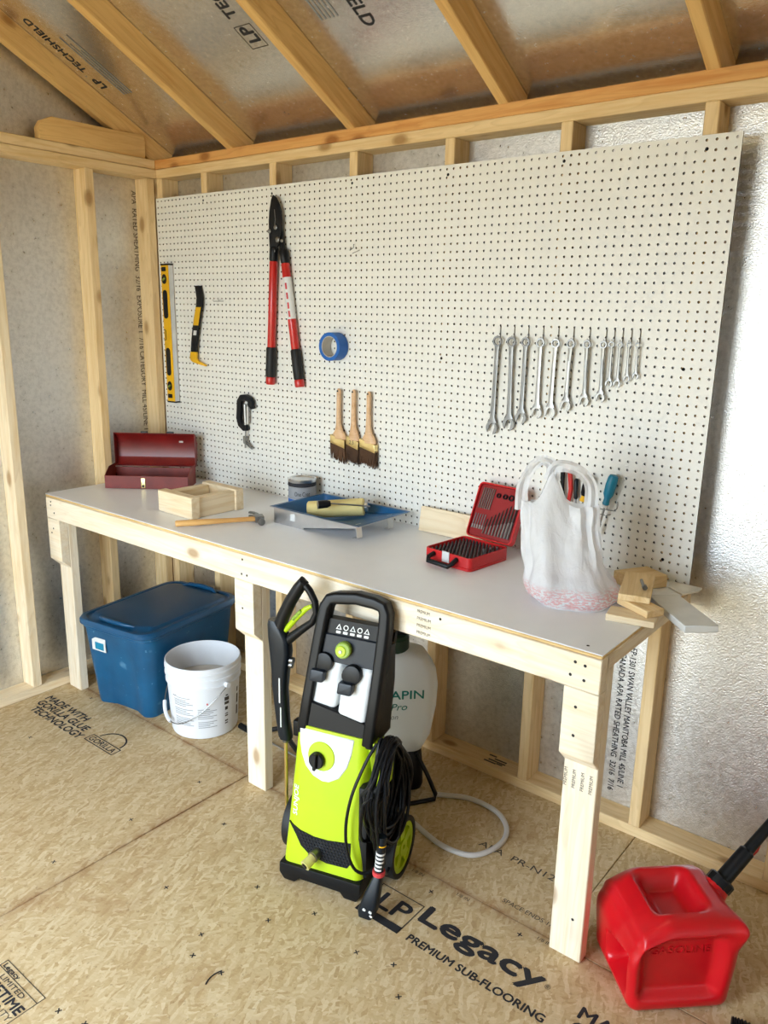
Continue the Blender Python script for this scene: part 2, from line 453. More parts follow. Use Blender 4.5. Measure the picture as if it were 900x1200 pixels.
e = .0006
def ftext(body, size, x, y, mat='ink', **k): return text('floor_print', body, size, mat, floor, (x, y, e), (1, 0, 0), (0, 1, 0), **k)
ftext('Legacy', .064, 2.036, -.733, bold=.0034, width=.37)
ftext('PREMIUM SUB-FLOORING', .024, 2.052, -.812, mat='ink', width=.405, bold=.0010)
ftext('®', .014, 2.412, -.716, mat='ink_soft')
ftext('MADE WITH', .034, .055, -.728, bold=.0016, width=.30); ftext('GORILLA GLUE', .034, .065, -.772, bold=.0016, width=.36); ftext('TECHNOLOGY', .034, .095, -.818, bold=.0016, width=.36)
ftext('MADE WITH', .036, 2.515, -.742, bold=.0016, width=.33); ftext('GORILLA GLUE', .036, 2.515, -.790, bold=.0016, width=.40); ftext('TECHNOLOGY', .036, 2.515, -.838, bold=.0016, width=.40)
ftext('APA  PR-N124', .026, 1.992, -.352, mat='ink_soft', width=.285)
ftext('SPACE ENDS 1/8', .016, 2.178, -.522, mat='ink_soft', width=.165)
ftext('1/8 IN', .012, 1.90, -.585, mat='ink_soft'); ftext('1/8 IN', .012, 2.06, -.585, mat='ink_soft'); ftext('1/8 IN', .012, 2.32, -.585, mat='ink_soft')
# box with the LP mark
b = MB(); b.box((1.872, -.812, e), (2.022, -.786, e + .0003)); b.build('floor_print', 'ink', floor)
b = MB()
for x0, y0, x1, y1 in ((1.872, -.684, 2.022, -.681), (1.872, -.81, 1.875, -.681), (2.019, -.81, 2.022, -.681)): b.box((x0, y0, e), (x1, y1, e + .0003))
b.build('floor_print', 'ink_soft', floor)
ftext('LP', .062, 1.905, -.766, bold=.002, width=.10)
# warranty box at the near left
b = MB()
for x0, y0, x1, y1 in ((1.309, -1.522, 1.493, -1.520), (1.309, -1.543, 1.493, -1.541), (1.491, -1.65, 1.493, -1.520), (1.309, -1.65, 1.493, -1.648), (1.309, -1.65, 1.311, -1.52)): b.box((x0, y0, e), (x1, y1, e + .0003))
b.build('floor_print', 'ink_soft', floor)
ftext('LIMITED', .013, 1.345, -1.561, width=.105, mat='ink_soft', bold=.0004); ftext('LIFETIME', .024, 1.318, -1.592, bold=.0012, width=.168); ftext('WARRANTY', .016, 1.318, -1.615, mat='ink_soft', width=.168)
# outline of the emblem beside the lettering (no figure inside), ribbon with its word
b = MB()
arch = [(.575 + .07 * math.cos(t), -.752 + .062 * math.sin(t)) for t in [PI * k / 16 for k in range(17)]]
arch_in = [(.575 + .064 * math.cos(t), -.752 + .056 * math.sin(t)) for t in [PI * k / 16 for k in range(17)]]
b.ringprism(arch, arch_in, XY, e, e + .0003)
b.ringprism(rrect(.475, -.802, .66, -.757, .004), rrect(.479, -.798, .656, -.761, .003), XY, e, e + .0003); b.build('floor_print', 'ink', floor)
ftext('GORILLA', .026, .487, -.792, width=.16, bold=.0006)
ftext('Legacy', .012, 1.318, -1.538, width=.07, bold=.0006)
# cross-shaped fastener marks
def crossmark():
    b = MB()
    for a in (.6, 2.1):
        d = Vector((math.cos(a), math.sin(a), 0)) * .008; nn = Vector((-d.y, d.x, 0)) * .20
        b.add([-d - nn, d - nn, d + nn, -d + nn], [(0, 1, 2, 3)])
    return mesh('nail_mark', b.v, b.f)
cm = crossmark()
for x, y in ((1.72, -1.0), (1.60, -.93), (1.62, -1.15), (1.66, -1.21), (1.76, -1.20), (1.55, -1.52), (1.63, -1.50), (1.98, -.93), (2.08, -.90), (1.80, -.90), (.20, -.60), (.31, -.93), (1.05, -.70), (1.05, -.98), (1.05, -1.25), (2.15, -.97), (2.0, -.62), (2.28, -.60), (.12, -.78), (2.38, -.95), (1.40, -1.10), (1.30, -.80)):
    link('nail_mark', cm, 'ink', floor, (x, y, e), (0, 0, random.random()))
b = MB(); b.tube([(1.80 + .05 * math.cos(a), -1.22 + .05 * math.sin(a), e) for a in [2.6 + .14 * k for k in range(9)]], .002, 5); b.build('scuff_mark', 'ink', floor)

# ---- back wall
wb = MB(); wb.box((-.10, FY, 0), (RIGHT_X + .1, FY + .012, ZP + .076)); wall_back = struct(wb.build('wall_back', 'foil'))
beam('bottom_plate', (0, SY, 0), (RIGHT_X, FY, .038), 'x', 'pine_yellow', wall_back)
beam('top_plate', (0, SY, ZP), (RIGHT_X, FY, ZP + .038), 'x', 'pine_yellow', wall_back)
beam('top_plate', (-.089, SY, ZP + .0385), (RIGHT_X + .089, FY, ZP + .0765), 'x', 'pine_orange', wall_back)
for x in (.002, .302, .709, 1.115, 1.522, 1.928, 2.335, 2.742, 3.148, 3.55):
    beam('stud', (x, SY, .038), (x + .038, FY, ZP), 'z', 'pine_yellow', wall_back)
def wtext(body, size, x, z, L, mat='ink', **k):
    return text('sheathing_print', body, size, mat, wall_back, (x, FY - .0008, z), (0, 0, -1), (1, 0, 0), width=L, **k)
wtext('EP-1301 SWAN VALLEY MANITOBA MILL 45/LINE 1', .020, 2.256, .60, .50, bold=.0003)
wtext('CANADA APA RATED SHEATHING  32/16  7/16', .020, 2.224, .575, .50, bold=.0003)
for k, (dx, dy, L_) in enumerate(((0, 0, .05), (.012, .014, .07), (.03, .028, .05), (.0, .042, .03), (.05, .004, .025))):
    b = MB(); b.box((1.775 + dx, .028 + dy, .0382), (1.775 + dx + L_, .036 + dy, .0385)); b.build('plate_stamp', 'ink_soft', wall_back)

# ---- left wall with gable
GX = -.089
ridge_y = FRONT_Y / 2
def roof_under(y): return 2.25 - PITCH * (y if y > ridge_y else 2 * ridge_y - y)
GAB = [(2 * ridge_y - .16, 0), (.16, 0), (.16, roof_under(.16) + .0995), (ridge_y, roof_under(ridge_y) + .0995), (2 * ridge_y - .16, roof_under(.16) + .0995)]
wl = MB(); wl.prism(GAB, lambda a, b, h: Vector((h, a, b)), GX - .012, GX)
wall_left = struct(wl.build('wall_left', 'foil'))
beam('bottom_plate', (GX, FRONT_Y, 0), (0, FY, .038), 'y', 'pine', wall_left)
beam('top_plate', (GX, FRONT_Y, ZP), (0, FY, ZP + .038), 'y', 'pine_yellow', wall_left)
beam('top_plate', (GX, FRONT_Y, ZP + .0385), (0, SY - .001, ZP + .0765), 'y', 'pine_yellow', wall_left)
for y in (-.042, -.335, -.744, -1.15, -1.557, -1.963, -2.37, -2.776, -3.04):
    beam('stud', (GX, y, .038), (0, y + .038, ZP), 'z', 'pine_yellow' if y > -.4 else 'pine', wall_left)
beam('stud', (GX, .004, .038), (-.001, .042, ZP), 'z', 'pine_yellow', wall_left)
# short block lying on the plate
bl = MB(); bl.prism([(-.2375, .0), (.2375, .0), (.2375, .089), (-.182, .089), (-.222, .07), (-.2375, .045)], lambda a, q, h: Vector((a, h, q)), -.019, .019)
bl.build('plate_block', 'pine_warm_lit', wall_left, bevel=.003, loc=(-.022, -.2775, ZP + .077), rot=(0, 0, PI / 2))
text('sheathing_print', 'APA  RATED SHEATHING  32/16  EXPOSURE 1  7/16 CATEGORY  MILL 45/LINE 1', .026, 'ink_soft', wall_left, (GX + .0008, -.062, 2.125), (0, 0, -1), (0, 1, 0), width=1.05, bold=.0002)
text('sheathing_print', 'APA RATED', .026, 'ink', wall_left, (GX + .0008, -.66, 2.50), (0, 0, -1), (0, 1, 0), width=.22)

# ---- roof: foil sheathing on rafters
def roofpoly(y0, y1, up):
    return [(y0, 2.25 - PITCH * y0 + .10), (y1, 2.25 - PITCH * y1 + .10)]
ce = MB()
yo = .16
pts_in = [(yo, roof_under(yo) + .100), (ridge_y, roof_under(ridge_y) + .100), (2 * ridge_y - yo, roof_under(yo) + .100)]
poly = pts_in + [(a, b + .014) for a, b in pts_in[::-1]]
ce.prism(poly, lambda a, b, h: Vector((h, a, b)), GX - .10, RIGHT_X + .2)
ceiling = struct(ce.build('ceiling', 'foil_roof'))
rl = math.hypot(1, PITCH)
beam('eave_light_stop', (GX - .1, yo - .02, 2.12), (RIGHT_X + .2, yo - .0005, roof_under(yo) + .099), 'x', 'pine_warm_lit', ceiling)  # unseen eave board added to stop light leaking in under the roof
beam('soffit', (GX - .1, FY + .0125, 2.13), (RIGHT_X + .2, yo - .0205, 2.149), 'x', 'pine_warm_lit', ceiling)
beam('eave_light_stop', (GX - .1, 2 * ridge_y - yo + .0005, 2.12), (RIGHT_X + .2, 2 * ridge_y - yo + .02, roof_under(yo) + .099), 'x', 'pine_warm_lit', ceiling)  # same added light stop along the front eave
def rafter(x0, side=1, mat='pine_warm_lit', y_end=.10):
    ys = [y_end, ridge_y + .002]
    L = (ys[0] - ys[1]) * rl
    th = math.atan(PITCH)
    b = MB(); b.box((-L / 2, -.019, -.044), (L / 2, .019, .044))
    ymid = (ys[0] + ys[1]) / 2; zmid = 2.25 - PITCH * ymid + .05
    # length axis: toward the ridge (-y, up)
    if side > 0:
        R = Matrix(((0, 1, 0), (-math.cos(th), 0, math.sin(th)), (math.sin(th), 0, math.cos(th))))
        loc = (x0 + .019, ymid, zmid)
    else:
        R = Matrix(((0, 1, 0), (math.cos(th), 0, -math.sin(th)), (math.sin(th), 0, math.cos(th)))); loc = (x0 + .019, 2 * ridge_y - ymid, zmid)
    key = 'rafter' + mat + str(y_end)
    if key in _beams:
        o = link('rafter', _beams[key], mat, ceiling)
    else:
        o = b.build('rafter', mat, ceiling, bevel=.003, seg=1); _beams[key] = o.data
    o.rotation_euler = R.to_euler(); o.location = loc
    return o
for x in (-.062, .468, 1.103, 1.712, 2.327, 2.94, 3.55):
    rafter(x, 1); rafter(x, -1)
beam('ridge_board', (GX - .01, ridge_y - .019, roof_under(ridge_y) - .06), (RIGHT_X, ridge_y + .019, roof_under(ridge_y) + .075), 'x', 'pine_warm_lit', ceiling)
def rtext(body, size, x, y, L, mat='ink', **k):
    z = 2.35 - PITCH * y - .0012
    d = Vector((0, -1, PITCH)).normalized()
    return text('roof_print', body, size, mat, ceiling, (x, y, z), d, (-1, 0, 0), width=L, **k)
rtext('LP', .040, .055, -.245, .05, bold=.001); rtext('TECHSHIELD', .034, .050, -.325, .265, bold=.0008)
def rlines(x, y, n, L):
    bb = MB(); d = Vector((0, -1, PITCH)).normalized()
    for k in range(n):
        p = Vector((x + .016 * k, y, 2.35 - PITCH * y - .0012)); q = p + d * (L * (1 - .12 * (k % 3)))
        bb.add([p, q, q + Vector((.006, 0, 0)), p + Vector((.006, 0, 0))], [(0, 1, 2, 3)])
    bb.build('roof_print', 'ink_grey', ceiling)
rlines(.10, -.20, 4, .30)
rtext('LP', .050, .962, -.262, .062, bold=.0014); rtext('TECHSHIELD', .044, .955, -.352, .34, bold=.001)
bb = MB()
d = Vector((0, -1, PITCH)).normalized()
def rp(x, s): return Vector((x, -.250, 2.35 + PITCH * .250 - .0011)) + d * s
for (xa, sa, xb, sb) in ((.972, -.012, .974, .082), (.898, -.012, .900, .082), (.898, -.012, .974, -.010), (.898, .080, .974, .082)):
    bb.add([rp(xa, sa), rp(xb, sa), rp(xb, sb), rp(xa, sb)], [(0, 1, 2, 3)])
bb.build('roof_print', 'ink_soft', ceiling)
dn = Vector((0, 1, -PITCH)).normalized()
pe = Vector((1.372, -.218, 2.35 + PITCH * .218 - .0012))
text('roof_print', 'LP TECHSHIELD', .046, 'ink', ceiling, pe - dn * .43, dn, (1, 0, 0), width=.43, bold=.001)
rlines(1.24, -.27, 5, .2)

# ---- front wall (behind the camera) with the open doorway, right wall
wf = MB(); x0, x1, dh = DOOR
wf.box((GX, FRONT_Y - .012, 0), (x0, FRONT_Y, ZP + .1)); wf.box((x1, FRONT_Y - .012, 0), (RIGHT_X + .09, FRONT_Y, ZP + .1)); wf.box((x0, FRONT_Y - .012, dh), (x1, FRONT_Y, ZP + .1))
wall_front = struct(wf.build('wall_front', 'foil'))
beam('top_plate', (0, FRONT_Y + .0, ZP), (RIGHT_X, FRONT_Y + .089, ZP + .076), 'x', 'pine_yellow', wall_front)
beam('door_header', (x0 - .04, FRONT_Y, dh), (x1 + .04, FRONT_Y + .089, dh + .089), 'x', 'pine_yellow', wall_front)
for x in (x0 - .04, x1 + .002, .05, RIGHT_X - .30):
    beam('stud', (x, FRONT_Y, 0), (x + .038, FRONT_Y + .089, ZP), 'z', 'pine_yellow', wall_front)
wr = MB(); wr.prism(GAB, lambda a, b, h: Vector((h, a, b)), RIGHT_X + .089, RIGHT_X + .101)
wall_right = struct(wr.build('wall_right', 'foil'))
for y in (-.042, -.335, -.744, -1.15, -1.557, -1.963, -2.37, -2.776):
    beam('stud', (RIGHT_X, y, .038), (RIGHT_X + .089, y + .038, ZP), 'z', 'pine', wall_right)
beam('top_plate', (RIGHT_X, FRONT_Y, ZP), (RIGHT_X + .089, SY, ZP + .076), 'y', 'pine_yellow', wall_right)
beam('bottom_plate', (RIGHT_X, FRONT_Y, 0), (RIGHT_X + .089, SY, .038), 'y', 'pine', wall_right)

# ================================================================== PEGBOARD
PITCH_H = .0254
PX0, PX1, PZ0, PZ1 = .0014, 2.4398, .8727, 2.0919
def make_pegboard():
    nx, nz = 96, 48; vs = []; fs = []; mi = []; r = .0037; T = .0055
    angs = [PI / 4 + k * PI / 4 for k in range(8)]
    idx = {}
    def V(p):
        k = (round(p[0], 5), round(p[1], 5), round(p[2], 5))
        if k not in idx: idx[k] = len(vs); vs.append(p)
        return idx[k]
    for i in range(nx):
        for j in range(nz):
            cx = i * PITCH_H + PITCH_H / 2; cz = j * PITCH_H + PITCH_H / 2; h = PITCH_H / 2
            cor = [(cx + h, cz + h), (cx - h, cz + h), (cx - h, cz - h), (cx + h, cz - h)]
            ringF = []; ringB = []
            for a in angs:
                x, z = cx + r * math.cos(a), cz + r * math.sin(a)
                ringF.append(len(vs)); vs.append((x, 0, z)); ringB.append(len(vs)); vs.append((x, T, z))
            for yy, ring, fl in ((0, ringF, False), (T, ringB, True)):
                c = [V((p[0], yy, p[1])) for p in cor]
                for q in range(4):
                    a0, a1, a2 = ring[2 * q], ring[2 * q + 1], ring[(2 * q + 2) % 8]
                    f = [c[q], c[(q + 1) % 4], a2, a1, a0]
                    fs.append(tuple(f if not fl else f[::-1])); mi.append(1 if fl else 0)
            for k in range(8):
                fs.append((ringF[k], ringF[(k + 1) % 8], ringB[(k + 1) % 8], ringB[k])); mi.append(1)
    X1, Z1 = nx * PITCH_H, nz * PITCH_H
    for quad in (((0, 0, 0), (0, T, 0), (0, T, Z1), (0, 0, Z1)), ((X1, 0, 0), (X1, 0, Z1), (X1, T, Z1), (X1, T, 0)), ((0, 0, 0), (X1, 0, 0), (X1, T, 0), (0, T, 0)), ((0, 0, Z1), (0, T, Z1), (X1, T, Z1), (X1, 0, Z1))):
        o = len(vs); vs.extend(quad); fs.append((o, o + 1, o + 2, o + 3)); mi.append(1)
    me = bpy.data.meshes.new('board'); me.from_pydata(vs, [], fs); me.update()
    me.materials.append(M['peg']); me.materials.append(M['peg_edge'])
    me.polygons.foreach_set('material_index', mi)
    return me
peg = thing('pegboard', 'large white perforated hardboard panel screwed to the wall studs above the bench', 'pegboard', (PX0, 0, PZ0))
link('board', make_pegboard(), 'peg', peg)
b = MB(); b.lathe([(.0001, -.0025), (.003, -.0022), (.0048, 0)], 10, Matrix.Rotation(-PI / 2, 4, 'X')); scr = mesh('screw', b.v, b.f, True)
for x, z in ((.32, 1.192), (.728, 1.190), (1.134, 1.196), (1.541, 1.19), (1.947, 1.193), (2.352, 1.185), (2.354, .068), (1.947, .07), (2.354, .62), (.728, .60), (1.541, .61)):
    link('screw', scr, 'black_matte', peg, (x, -.0004, z), (PI, 0, 0))

# ================================================================== WORKBENCH
BX0, BX1, BD, BZ = .0162, 2.4499, .6276, .8782
bench = thing('workbench', 'long pale pine workbench with a white panel top along the pegboard wall', 'workbench', ((BX0 + BX1) / 2, -BD / 2, 0))
off = tuple(bench.location)
def bbeam(name, lo, hi, ax, mat='pine_white'): return beam(name, lo, hi, ax, mat, bench, off)
bm_ = MB(); bm_.box((BX0 - off[0], -BD - off[1], BZ - .003), (BX1 - off[0], -.0015 - off[1], BZ)); bm_.build('top_panel', 'bench_top', bench, bevel=.0008, seg=1)
bbeam('plywood_deck', (BX0, -BD + .0005, BZ - .0125), (BX1, -.002, BZ - .0032), 'x', 'ply')
bbeam('front_apron', (BX0, -BD, BZ - .102), (BX1, -BD + .038, BZ - .013), 'x')
bbeam('end_rail', (BX1 - .04, -BD + .0385, BZ - .051), (BX1, -.042, BZ - .013), 'y')
bbeam('end_rail', (BX0, -BD + .0385, BZ - .051), (BX0 + .038, -.042, BZ - .013), 'y')
bbeam('wall_ledger', (BX0, -.040, BZ - .102), (BX1, -.002, BZ - .013), 'x', 'pine')
for x in (.62, 1.24, 1.85): bbeam('joist', (x, -BD + .0385, BZ - .102), (x + .038, -.042, BZ - .013), 'y', 'pine')
for x1 in (BX0 + .089, 1.271, BX1):
    bbeam('leg', (x1 - .089, -BD + .0385, 0), (x1, -BD + .0765, BZ - .0135), 'z')
    bk = MB()
    ztop = BZ - .1025; zb0 = .60
    # block with a 45 degree undercut at the bottom
    bk.prism([(-.038, zb0), (-.0005, zb0 - .036), (-.0005, ztop), (-.038, ztop)], lambda a, q, h: Vector((h - off[0], -BD + .038 + a - off[1], q)), x1 - .089, x1)
    bk.build('support_block', 'pine_white', bench, bevel=.002, seg=1)
# screw holes
bsc = MB(); bsc.lathe([(.0001, .0006), (.0035, .0006), (.0042, 0)], 8, Matrix.Rotation(PI / 2, 4, 'X')); bsm = mesh('screw', bsc.v, bsc.f)
for x, z in ((.055, BZ - .03), (.052, BZ - .045), (.075, BZ - .075), (.06, .735), (.045, .715), (1.22, BZ - .08), (1.245, BZ - .08), (1.225, BZ - .03), (1.22, .68), (2.375, BZ - .07), (2.41, BZ - .075), (2.385, BZ - .035), (2.41, BZ - .038), (2.395, .73), (2.395, .655), (2.0, BZ - .03)):
    link('screw', bsm, 'black_matte', bench, (x - off[0], -BD - .0002 - off[1], z))
link('screw', bsm, 'black_matte', bench, (2.42 - off[0], -BD + .0383 - off[1], .12))
link('screw', bsm, 'steel_dark', bench, (2.40 - off[0], -BD + .03 - off[1], BZ + .0003), (-PI / 2, 0, 0))
for k in range(4):
    text('lumber_stamp', 'PREMIUM', .009, 'ink_soft', bench, (1.925 - off[0], -BD - .0006 - off[1], BZ - .030 - k * .020), (1, 0, 0), (0, 0, 1), width=.045 - .004 * (k == 0))
    text('lumber_stamp', 'PREMIUM', .009, 'ink_soft', bench, (2.372 + k * .0225 - off[0], -BD + .0379 - off[1], .492), (0, 0, 1), (-1, 0, 0), width=.05)

# ================================================================== TOOLS ON THE PEGBOARD
# --- spirit level
lv = thing('spirit_level', 'yellow spirit level with black grip slots hanging upright beside the corner stud', 'spirit level', (.085, -.004, 1.213), rot=(0, -.012, 0))
b = MB(); b.box((-.026, -.026, .006), (.026, -.0, .598)); b.build('rail', 'yellow', lv, bevel=.002)
b = MB(); b.box((.0262, -.024, .006), (.028, -.001, .598)); b.build('side_face', 'zinc', lv)
for z in (0, .598):
    b = MB(); b.box((-.027, -.027, z), (.029, .0005, z + .007)); b.build('end_cap', 'black', lv, bevel=.0015)
for z0, z1 in ((.375, .49), (.125, .24)):
    b = MB(); b.prism(rrect(-.020, z0 - .004, .012, z1 + .004, .0155), XZ, -.0268, -.026); b.build('grip_slot', 'black', lv)
for z in (.54, .075):
    b = MB(); b.prism([(x * 1, q) for x, q in circ(.021, 20, (-.004, z), rx=.0165)], XZ, -.0272, -.026); v = b.build('vial_window', 'black', lv)
    b = MB(); b.cyl((-.011, -.0285, z - .004), (.003, -.0285, z + .004), .004, 8); b.build('vial', 'lime_dark', v)
for z in (.582, .030):
    b = MB(); b.prism(rrect(-.020, z - .009, .010, z + .009, .003), XZ, -.0268, -.026); b.build('hang_slot', 'black', lv)
b = MB(); b.sweep([(-.026, -.0265, .322), (-.014, -.0265, .322), (-.012, -.0265, .318), (-.012, -.0265, .282), (-.014, -.0265, .278), (-.026, -.0265, .278)], [(-.0015, -.001), (.0015, -.001), (.0015, .001), (-.0015, .001)], (0, 1, 0)); b.build('centre_window', 'black', lv)

# --- flat pry bar
pb = thing('pry_bar', 'short curved flat pry bar with black shaft and yellow bent claw end', 'pry bar', (.275, -.004, 1.40))
def strip(pts, wd, y0, y1):
    m = MB(); rings = []
    for i, (x, z, dy) in enumerate(pts):
        rings.append([Vector((x - wd / 2, y0 + dy, z)), Vector((x + wd / 2, y0 + dy, z)), Vector((x + wd / 2, y1 + dy, z)), Vector((x - wd / 2, y1 + dy, z))])
    m.loft(rings); return m
P1 = [(-.028, .045, -.010), (-.022, .09, -.010), (-.010, .14, -.011), (.004, .19, -.011), (.018, .24, -.009), (.020, .275, -.006), (.012, .30, -.003), (.003, .325, .0)]
strip(P1, .040, -.008, .0).build('shaft', 'black', pb, bevel=.002)
b = MB(); b.prism([(-.049, .046), (-.054, .022), (-.050, .010), (-.036, .002), (-.010, -.003), (.050, -.012), (.052, -.006), (.0, .010), (-.009, .018), (-.008, .046)], XZ, -.019, -.0095); b.build('claw', 'yellow', pb, bevel=.002)
strip([(-.004, .160, -.0110), (.003, .185, -.0112), (.012, .218, -.0106), (.0165, .236, -.0096)], .034, -.0088, -.008).build('yellow_label', 'yellow', pb)
strip([(-.0135, .118, -.0105), (-.0085, .138, -.0112)], .020, -.0088, -.008).build('white_label', 'label', pb)

# --- loppers
lo = thing('loppers', 'long red handled garden loppers with black blades hanging open', 'loppers', (.79, -.006, 1.335))
b = MB(); b.prism([(-.052, .58), (-.052, .625), (-.048, .66), (-.038, .70), (-.028, .718), (-.012, .708), (.004, .685), (.014, .655), (.018, .62), (.014, .58), (0, .54), (-.02, .515), (-.048, .51)], XZ, -.022, -.014); b.build('blade', 'black', lo, bevel=.0015)
b = MB(); b.prism([(-.012, .56), (.010, .60), (.016, .575), (.022, .53), (.034, .49), (.040, .455), (.012, .47), (.0, .52)], XZ, -.014, -.007); b.build('hook_jaw', 'black', lo, bevel=.0015)
b = MB(); b.sweep([(-.018, -.0225, .665), (-.014, -.0225, .63), (-.018, -.0225, .60)], [(-.0012, 0), (.0012, 0), (.0012, .001), (-.0012, .001)], (0, -1, 0)); b.build('blade_edge', 'chrome', lo)
for x, z, r in ((-.012, .60, .0085), (-.003, .555, .010), (-.026, .515, .0105), (-.047, .588, .008), (.020, .55, .006)):
    b = MB(); b.lathe([(r, 0), (r, .004), (r * .6, .006), (.0005, .006)], 14, Matrix.Translation((x, -.022, z)) @ Matrix.Rotation(PI / 2, 4, 'X')); b.build('bolt', 'steel', lo, smooth=True)
def hand(xt, zt, xb, zb, yy=-.016):
    """points along one handle"""
    return lambda t: Vector((xt + (xb - xt) * t, yy, zt + (zb - zt) * t))
for (xt, zt, xb, zb) in ((-.030, .53, -.062, .005), (.022, .52, .104, .005)):
    H = hand(xt, zt, xb, zb)
    def seg(nm, t0, t1, r, mat, el=1.0):
        m = MB(); m.tube([H(t0), H(t0 + .01), H((t0 + t1) / 2), H(t1 - .01), H(t1)], [r * .85, r, r, r, r * .85], 14); return m.build(nm, mat, lo, smooth=True)
    seg('socket', .0, .10, .0175, 'black'); seg('handle', .095, .73, .0165, 'red_paint'); seg('grip', .72, .945, .0205, 'black_matte'); seg('grip_end', .94, 1.0, .0195, 'red_paint')
    if xb > 0:
        m = MB(); m.tube([H(.20), H(.21), H(.49), H(.50)], .0172, 14); m.build('paper_label', 'label', lo, smooth=True)
        for t0 in (.24, .31, .38, .44):
            m = MB(); m.tube([H(t0), H(t0 + .045)], .00745, 8); o_ = m.build('label_print', 'ink_red', lo, loc=(0.003, -.0102, 0))

# --- roll of blue tape
tp = thing('tape_roll', 'roll of blue painter tape hanging on the pegboard', 'tape', (1.075, -.003, 1.503))
Rx = Matrix.Rotation(PI / 2, 4, 'X')
def annulus(ro, ri, y0, y1, n=40):
    m = MB(); m.ringprism(circ(ro, n), circ(ri, n), XZ, y0, y1); return m
annulus(.0515, .0385, -.049, -.001).build('tape', 'tape', tp, smooth=True)
annulus(.0384, .0362, -.0485, -.0015).build('core', 'card', tp, smooth=True)

# --- small tubing cutter shaped like a C
cl = thing('tubing_cutter', 'small black C-shaped tubing cutter with silver screw and brass fittings', 'cutter', (.56, -.004, 1.06))
b = MB(); b.sweep([(.052, -.014, .185), (.044, -.014, .205), (.020, -.014, .215), (-.008, -.014, .212), (-.022, -.014, .195), (-.024, -.014, .16), (-.028, -.014, .125), (-.020, -.014, .10), (.004, -.014, .085), (.020, -.014, .088)], [(-.013, -.009), (.013, -.009), (.013, .009), (-.013, .009)], (0, 1, 0)); b.build('frame', 'black', cl, bevel=.004)
b = MB(); b.prism([(.035, .21), (.062, .188), (.066, .172), (.052, .168), (.030, .185)], XZ, -.022, -.006); b.build('jaw', 'black', cl, bevel=.003)
b = MB(); b.cyl((.008, -.014, .185), (.010, -.014, .10), .0075, 12); b.cyl((.026, -.014, .18), (.024, -.014, .105), .006, 12); b.build('slide', 'chrome', cl, smooth=True)
b = MB(); b.cyl((.010, -.014, .085), (.004, -.014, .0), .0035, 10); b.cyl((.007, -.014, .05), (.004, -.014, .02), .011, 12, .008); b.build('screw_rod', 'steel', cl, smooth=True)
b = MB(); b.prism([(.012, .032), (.050, .004), (.046, -.002), (.010, .016)], XZ, -.016, -.010); b.build('reamer', 'steel_dark', cl, bevel=.001)

# --- paint brushes
def brush(x, z, hw, lab, mid=False):
    t = thing('paint_brush', lab, 'brush', (x, -.004, z), 0, 'angled paint brushes hung in a row')
    m = MB()
    n = 10; rings = []
    prof = [(0.0, .0, .0045, .004), (0.0, .006, .008, .006), (0, .012, .0095, .007), (0, .05, .0085, .008), (0, .10, .0095, .009), (.0, .135, .011, .009), (.002, .155, .018, .010), (.003, .172, hw - .004, .011), (.003, .19, hw - .001, .012)]
    for cx, dz, a, bb in prof:
        rings.append([Vector((cx + a * math.cos(2 * PI * k / n), -.013 + bb * math.sin(2 * PI * k / n), .285 - dz)) for k in range(n)])
    m.loft(rings); h = m.build('handle', 'brush_wood', t, smooth=True)
    m = MB(); m.cyl((0, -.0225, .276), (0, -.0035, .276), .003, 8); m.build('hang_hole', 'black_matte', h)
    m = MB(); m.prism([(-hw, .110), (hw + .003, .092), (hw + .003, .062), (-hw, .078)], XZ, -.024, -.002); f = m.build('ferrule', 'gold', t, bevel=.002)
    if mid:
        text('ferrule_print', '2.5', .014, 'ink_soft', f, (-.012, -.0246, .082), (1, 0, 0), (0, 0, 1))
    # bristle tufts: a bundle of tapering blades
    m = MB(); random.seed(int(x * 100))
    for k in range(26):
        u = -hw + (2 * hw + .003) * (k + .5) / 26; top = .086 - .018 * (k / 26); ll = .0 + (.014 if k < 20 else .006) * (1 - k / 26) + random.uniform(0, .006)
        for yy in (-.020, -.013, -.006):
            dx = random.uniform(-.002, .002)
            m.tube([(u, yy, top), (u + dx, yy, (top + ll) / 2), (u + dx * 2, yy + random.uniform(-.002, .002), ll)], [.0026, .0024, .0006], 5)
    o_ = m.build('bristles', 'bristle', t, smooth=True); o_['kind'] = 'stuff'
    return t
brush(1.093, 1.064, .035, 'wide paint brush with plain handle hanging beside a narrower brush, tape roll above it')
brush(1.167, 1.066, .028, 'narrow paint brush hanging between two wider brushes, with a print on its ferrule', True)
brush(1.240, 1.064, .035, 'wide paint brush hanging on the side of the narrow one toward the wrenches')

